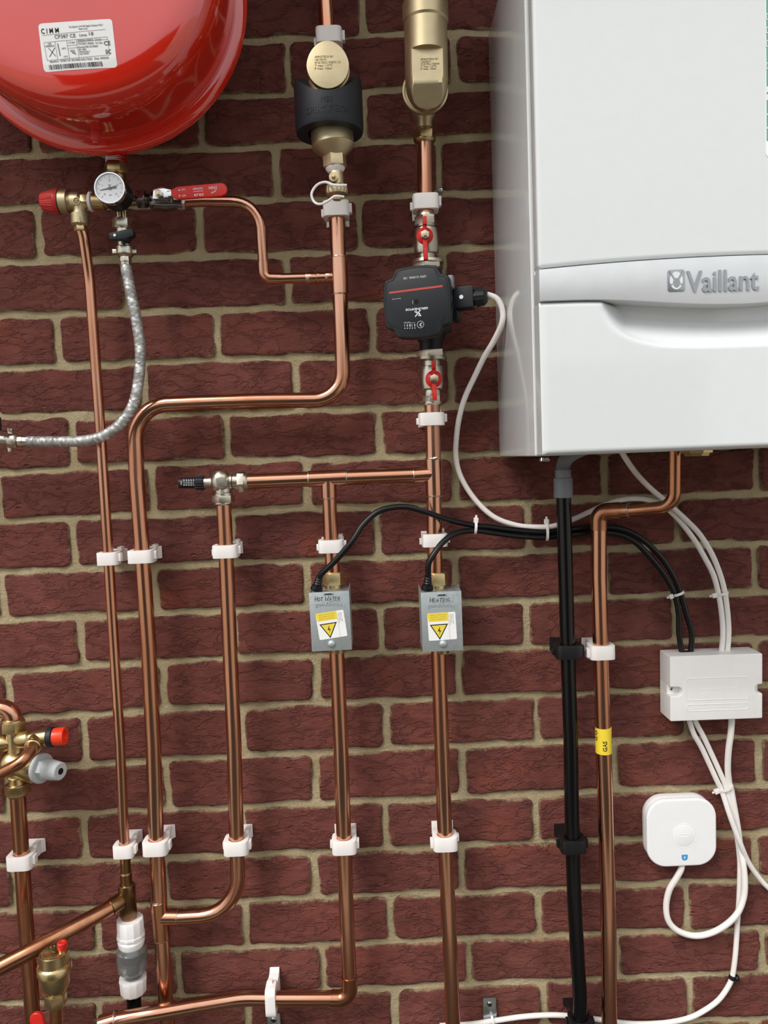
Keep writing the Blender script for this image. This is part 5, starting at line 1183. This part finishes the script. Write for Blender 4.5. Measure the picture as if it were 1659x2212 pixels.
# ================================================================== JUNCTION BOX
D1 = .044
P = [W(*q, D1) for q in ((1445.5, 1418), (1646, 1412.5), (1649, 1551), (1450.5, 1559.5))]
ox = ((P[1] - P[0]) + (P[2] - P[3])).normalized(); oz = ((P[0] - P[3]) + (P[1] - P[2])); h_ = oz.length / 2; w_ = ((P[1] - P[0]) + (P[2] - P[3])).length / 2; oz = (oz - ox * oz.dot(ox)).normalized(); c = sum(P, Vector((0, 0, 0))) / 4; nn = ox.cross(oz)
jb = thing('junction_box', 'white rectangular junction box with cables entering top and bottom', 'junction box', c - oz * h_ / 2)
sr = .0068; zs = -.004
poly = [(-w_ / 2, -h_ / 2), (w_ / 2, -h_ / 2)] + [(w_ / 2, zs - sr)] + [(w_ / 2 - .004 + sr * math.cos(a), zs + sr * math.sin(a)) for a in np.linspace(-1.9, -math.pi - 1.24, 12)] + [(w_ / 2, zs + sr), (w_ / 2, h_ / 2), (-w_ / 2, h_ / 2), (-w_ / 2, zs + sr)] + [(-w_ / 2 + .011 + sr * math.cos(a), zs + sr * math.sin(a)) for a in np.linspace(math.pi / 2, -math.pi / 2, 12)] + [(-w_ / 2, zs - sr)]
body = MB().prism(poly, c, ox, oz, -.0425, 0).out('lid', 'plastic_white', jb, bevel=.0022, seg=3)
MB().box(c - nn * .0285 + oz * zs, (w_ - .0006, .027, sr * 2.1), ox, oz).out('base', 'plastic_white', jb)
uu = mpp(1547, 1485, D1)
def frm(cx_, cy_, wpx, hpx, r):
    MB().ringprism(rrect(wpx * uu, hpx * uu, r * uu), rrect((wpx - 2.4) * uu, (hpx - 2.4) * uu, (r - 1) * uu), W(cx_, cy_, D1), ox, oz, -.0006, .0005).out('raised_frame', 'plastic_white', body, bevel=.0002)
frm(1549, 1487.5, 136, 49, 5); frm(1550, 1527.5, 136, 15, 7)
u = MB(); rr = random.Random(2)
for (cx_, cy_, wd, n_) in ((1548, 1488.5, 100, 22), (1515, 1530, 50, 12), (1587, 1527, 40, 10)):
    for i in range(n_): u.box(W(cx_ - wd / 2 + wd * i / n_, cy_ - (i - n_ / 2) * wd / n_ * .045, D1 + .0001), (wd / n_ * .55 * uu, .0003, rr.uniform(2.5, 5) * uu), ox, oz)
u.out('moulded_text', 'plastic_white', body, kind='stuff')
for s_ in (-1, 1): MB().lathe(c + ox * s_ * (w_ / 2 - .008) + oz * zs - nn * .015, nn, [(0, .0035), (.002, .003), (.0022, 0)], 14).out('fixing_screw', 'chrome', jb)
for xx in (1482, 1564): MB().box(W(xx, 1411, .018), (26 * uu, .008, .006)).out('cable_entry', 'dark_hole', jb)

# ================================================================== SQUARE HUB
D1 = .026
hb = thing('smart_hub', 'white rounded-square hub with round button and small blue badge', 'hub', W(1475, 1880, .01))
hc = W(1473, 1799.5, D1); uu = mpp(1473, 1799, D1)
u = MB(); u.prism(rrect(151 * uu, 150 * uu, 42 * uu, 12), hc, X, Z, -.009, 0); face = u.out('front_cover', 'hub_white', hb, bevel=.0032, seg=4)
MB().prism(rrect(149 * uu, 149 * uu, 42 * uu, 12), hc, X, Z, -.0245, -.0095).out('back_shell', 'hub_white', hb, bevel=.002)
bcn = W(1478, 1805, D1)
u = MB(); u.lathe(bcn, Vector((0, -1, 0)), [(-.001, 27.5 * uu), (.0003, 27.5 * uu), (.0003, 26 * uu), (-.0006, 25.5 * uu), (-.0006, 0)], 48, ref=Z); u.out('button_ring', 'hub_white', face)
btn_ = MB().lathe(bcn, Vector((0, -1, 0)), [(-.001, 25 * uu), (.0002, 25 * uu), (.0006, 23 * uu), (.0006, 0)], 48, ref=Z).out('button', 'hub_white', face)
u = MB()
for i, (dx, dz, l_) in enumerate(((-11, 3, 4), (-3, 4, 5), (5, 3.5, 5), (12, 3, 4), (0, -3, 18))): u.box(bcn + Vector((dx * uu, -.0007, dz * uu)), (l_ * uu, .0004, 1.5 * uu))
u.out('button_marks', 'hub_white', btn_, kind='stuff')
bd = W(1479, 1852.5, D1); bad = MB().prism([(-6.5 * uu, 6.5 * uu)] + [(6.5 * uu * math.cos(a), 6.5 * uu * math.sin(a)) for a in np.linspace(-math.pi, 0, 14)] + [(6.5 * uu, 6.5 * uu)], bd, X, Z, -.0002, .0003).out('blue_badge', 'blue', face)
u = MB(); u.prism([(-3 * uu, 0), (0, 3.4 * uu), (3 * uu, 0), (1 * uu, .8 * uu), (.7 * uu, -3 * uu), (-.7 * uu, -3 * uu), (-1 * uu, .8 * uu)], bd, X, Z, .0002, .0005); u.out('badge_arrow', 'ink_white', bad)

# ================================================================== LEFT MULTI-VALVE
D = .062
mv = thing('multi_valve', 'brass pressure reducing multi-valve with orange cap and grey knob, left edge', 'valve', W(38, 1720, D))
u = MB(); turn(u, (29, 1576), (33, 1640), D, [(0, 13), (.15, 15.5), (.8, 15.5), (1, 19)]); u.lathe(W(30, 1648, D), (W(60, 1656, D) - W(30, 1648, D)), [(-.019, .0), (-.017, .010), (-.010, .0175), (.0, .0200), (.012, .0190), (.020, .0200), (.034, .0205), (.036, .019)], 40)
turn(u, (33, 1660), (37, 1694), D, [(0, 18), (.4, 17), (.5, 19), (.6, 16), (1, 17)]); turn(u, (26, 1605), (-70, 1608), D, [(0, 14), (.15, 20), (.3, 20), (.32, 24), (1, 24)])
bd_ = u.out('body', 'brass', mv, ang=40)
u = MB(); hexn(u, (28, 1555), (29, 1580), D, 27, rot=.5); u.out('top_nut', 'brass', mv, bevel=.0006)
u = MB(); turn(u, (28, 1551), (28, 1557), D, [(0, 18), (.3, 22), (1, 23)]); u.out('nut_collar', 'brass', mv)
u = MB(); hexn(u, (37, 1692), (38, 1715), D, 27, rot=.3); u.out('lower_nut', 'brass', mv, bevel=.0006)
u = MB(); turn(u, (38, 1714), (38.5, 1719), D, [(0, 22), (1, 19)]); u.out('lower_collar', 'brass', mv)
u = MB(); turn(u, (36, 1599), (105, 1592), .070, [(0, 14), (.1, 18), (.38, 18.5), (.45, 15), (.6, 15), (.75, 18.5), (1, 18.5)]); rvb = u.out('relief_body', 'brass', mv)
u = MB(); turn(u, (104, 1592.5), (117, 1591.5), .070, [(0, 20), (.15, 21.5), (.85, 21.5), (1, 19)]); u.out('relief_ring', 'rubber_black', mv)
u = MB(); turn(u, (116, 1592), (141, 1590), .070, [(0, 17), (.05, 18.5), (.9, 19), (1, 18), (1, 12), (.7, 11), (.7, 0)], 40); u.out('relief_cap', 'orange_plastic', mv)
A = W(74, 1607, .082); Bd = W(66, 1622, .100); ax = Bd - A
u = MB(); u.lathe(A, ax, [(-.012, .011), (0, .0115), (ax.length * .5, .0115), (ax.length * .55, .0100), (ax.length, .0095)], 28); u.lathe(A - ax.normalized() * .004, ax, [(0, .0128), (.009, .0128)], 6); u.out('outlet_nut', 'brass', mv, bevel=.0005)
run(mv, 'outlet_pipe', [(70, 1614, .094), (52, 1642, .112), (30, 1656, .114), (-250, 1800, .112)], R15 * 1.1, [.02, .03], 'copper_dull')
axg = W(143, 1668, .085) - W(88, 1659, .066); g0 = W(90, 1659.5, .067); gl_ = mpp(90, 1660, .067)
def gt(prof, nm, mat, n=40, mod=None): return MB().lathe(g0, axg, [(a * gl_, b * gl_) for a, b in prof], n, mod=mod).out(nm, mat, mv)
gt([(-5, 29), (-4, 32), (2, 32), (4, 30), (4, 18)], 'knob_flange', 'plastic_ltgrey')
gt([(2, 24), (18, 22)], 'knob_hex', 'plastic_ltgrey', 6)
kn = gt([(16, 21), (18, 22.5), (52, 19), (54, 17), (54, 0)], 'knob_cap', 'plastic_ltgrey')
MB().lathe(g0 + axg.normalized() * 54 * gl_, axg, [(-.001, 7 * gl_), (.0003, 7 * gl_)], 20).out('knob_socket', 'dark_hole', kn)
u = MB(); ez_ = axg.normalized(); exv = Vector((0, -.05, 1)).normalized()
def vt(t_, px, py, dd, cap, wd): text(u, t_, W(px, py, dd), Vector((.25, 0, 1)).normalized(), Vector((-1, 0, .25)).normalized(), cap * gl_, wd * gl_, 0, .0007)
vt('CALEFFI', 69, 1669, D + .0185, 6, 30); vt('0926', 50, 1664, D + .0185, 6, 20); u.out('cast_lettering', 'brass_bright', bd_)
run(mv, 'inlet_elbow', [(28, 1556, .062), (28, 1530, .062), (-400, 1514, .062)], R22 * 1.12, .020, 'copper')

# ================================================================== AUTOMATIC AIR VENT, RED LEVER TIP
D = .180
vt_ = thing('air_vent', 'brass bottle air vent with small red cap, bottom left corner', 'air vent', W(122, 2190, D))
A = W(115, 2056, D); Bx = W(121, 2176, D); u_ = mpp(118, 2110, D); axv = Vector((0, 0, -1)); zof = lambda py: (A.z - W(118, py, D).z)
u = MB(); u.lathe(A, axv, [(0, 0), (0, 27 * u_), (.001, 29 * u_), (zof(2080), 30.5 * u_), (zof(2082), 33 * u_), (zof(2085), 35.5 * u_), (zof(2097), 36 * u_), (zof(2099), 31 * u_), (zof(2124), 30 * u_), (zof(2136), 24 * u_), (zof(2140), 18 * u_), (zof(2150), 18 * u_)], 56); 
u.prism([(-9 * u_, zof(2056) - .000), (9 * u_, 0), (9 * u_, -zof(2082)), (-9 * u_, -zof(2082))], A + X * 22 * u_ - Y * 8 * u_ * 0, X, Z, -8 * u_, 8 * u_); vb = u.out('body', 'brass', vt_, ang=40)
u = MB(); hexn(u, (119.5, 2143), (121, 2172), D, 23, rot=.0); u.out('hex_base', 'brass', vt_, bevel=.0006)
cpx = A + X * 20 * u_
u = MB(); u.lathe(cpx, Z, [(-.004, 8 * u_), (.004, 8 * u_)], 24); u.out('cap_neck', 'brass', vt_)
MB().lathe(cpx + Z * .0035, Z, [(0, 9.5 * u_), (.001, 10.2 * u_), (.0085, 10.2 * u_), (.0095, 9 * u_), (.0095, 5 * u_), (.0088, 4 * u_), (.0088, 0)], 28).out('red_cap', 'red_plastic', vt_)
u = MB()
for i in range(20):
    a = 2 * math.pi * i / 20 + .3
    if 5.6 < a < 6.9 or a < .5: continue
    u.box(A + Vector((math.cos(a), math.sin(a), 0)) * 23 * u_ + Z * .0002, (3.2 * u_ if i % 3 else 5 * u_, .0006, 1.4 * u_), Vector((-math.sin(a), math.cos(a), 0)), Vector((-math.cos(a), -math.sin(a), 0)))
u.box(A + Z * .0002, (9 * u_, .0006, 1.2 * u_), Vector((.5, .86, 0)), Vector((-.86, .5, 0))); u.box(A + Z * .0002, (8 * u_, .0006, 1.2 * u_), Vector((.9, -.4, 0)), Vector((.4, .9, 0))); u.out('cast_marks', 'brass_bright', vb, kind='stuff')
run(vt_, 'pipe_stub', [(121, 2166, D), (126, 2700, D)], R15 * 1.12, 0, 'copper_dull')
rl = thing('red_lever', 'tip of a red valve lever poking up at the bottom left edge', 'lever', W(84, 2260, .14))
A = W(80, 2200, .140); ul = mpp(80, 2200, .14); ex = Vector((.985, 0, .17)).normalized(); ez = Vector((-.17, 0, .985)).normalized()
MB().prism([(-14.5 * ul, -70 * ul), (14.5 * ul, -70 * ul)] + arc((0, 0), 0, math.pi, 14.5 * ul, 14), A, ex, ez, -.003, .003).out('grip', 'red_plastic', rl, bevel=.002, seg=3)
MB().box(A - ez * 75 * ul, (12 * ul, .004, 30 * ul), ex, ez).out('shank', 'chrome', rl)

# ================================================================== CLEAR TUNDISH COUPLING
D = .047
td = thing('tundish_coupling', 'clear plastic tundish between white ribbed nuts, below the discharge tee', 'coupling', W(287, 2150, D))
rib = lambda a, t: 1 + .03 * (1 if math.cos(12 * a) > .55 else 0)
u = MB(); turn(u, (281, 1984), (283, 2021), D, [(0, 20), (.0, 26), (.08, 27.5), (.85, 27.5), (.88, 29), (1, 29)], 96, mod=rib); u.out('upper_nut', 'plastic_white', td)
u = MB(); turn(u, (283, 2019), (284, 2047), D, [(0, 24), (.2, 25), (.35, 28.5), (.5, 28.5), (.8, 26), (.85, 22), (1, 22)], 40); u.out('nut_collar', 'plastic_white', td)
u = MB(); turn(u, (284, 2044), (288, 2122), D, [(0, 20), (.0, 27), (.03, 31), (.08, 32.5), (.60, 31), (.68, 26), (.72, 20), (1, 19), (1, 17), (.74, 17), (.70, 23), (.60, 28.5), (.1, 29.5), (.04, 26), (.02, 20)], 48); u.out('clear_body', 'clear', td)
u = MB(); turn(u, (284, 2042), (285, 2066), D, [(0, 14), (.9, 13), (1, 11)], 32); u.out('inner_nozzle', 'plastic_grey', td)
u = MB(); turn(u, (286, 2068), (288, 2112), D, [(0, 27), (.1, 26), (.3, 18), (.5, 15), (1, 15)], 32); u.out('inner_cone', 'clip_black', td)
u = MB(); turn(u, (287, 2109), (289, 2143), D, [(0, 18), (.0, 27.5), (.1, 28.5), (.25, 27.5), (.9, 26.5), (1, 24)], 96, mod=rib); u.out('lower_nut', 'plastic_white', td)
run(td, 'outlet_pipe', [(287, 2100, D), (290, 2180, D), (294, 2700, D)], R22 * .95, .3, 'pvc_black')

# ================================================================== BRACKETS, WALL SCREW
def bracket(label, px, py, hpx, grp='zinc fixing straps'):
    A = W(px, py, .004); uu = mpp(px, py, .004); t = thing('fixing_strap', label, 'bracket', A - Z * hpx * uu, grp)
    P = rrect(29 * uu, hpx * uu, 5 * uu, 4); H = circ(4.5 * uu, len(P), (0, hpx * uu * .5 - 15 * uu))
    MB().prism(P, A - Z * hpx * uu * .5, X, Z, 0, .0018).out('strap', 'steel_zinc', t, bevel=.0006)
    sc_ = A - Z * 15 * uu
    u = MB(); u.lathe(sc_ + Vector((0, -.0015, 0)), Vector((0, -1, 0)), [(0, 6.5 * uu), (.0008, 6.3 * uu), (.0022, 4 * uu), (.0024, 0)], 20, ref=Z); sw_ = u.out('screw', 'chrome_dark', t)
    u = MB()
    for r_ in (.6, .6 + math.pi / 2): u.box(sc_ + Vector((0, -.0038, 0)), (6 * uu, .0008, 1.3 * uu), X * math.cos(r_) + Z * math.sin(r_), -X * math.sin(r_) + Z * math.cos(r_))
    u.out('cross_slot', 'dark_hole', sw_)
bracket('zinc fixing strap on the brick right of the heating pipe, bottom edge', 1057, 2153, 75)
bracket('zinc fixing strap under the horizontal copper pipe clip, bottom edge', 591, 2187, 60)
t = thing('wall_screw', 'steel screw in a wall plug beside the upper flow pipe', 'screw', W(950, 415, 0))
A = W(951, 412, -.003)
MB().lathe(A, Vector((0, -1, 0)), [(0, .0042), (.004, .0042), (.0045, .0036), (.004, 0)], 16, ref=Z).out('plug', 'plastic_grey', t)
MB().lathe(A + Vector((0, -.003, 0)), Vector((0, -1, 0)), [(0, .0032), (.003, .0032), (.004, .002), (.0042, 0)], 16, ref=Z).out('head', 'chrome', t)
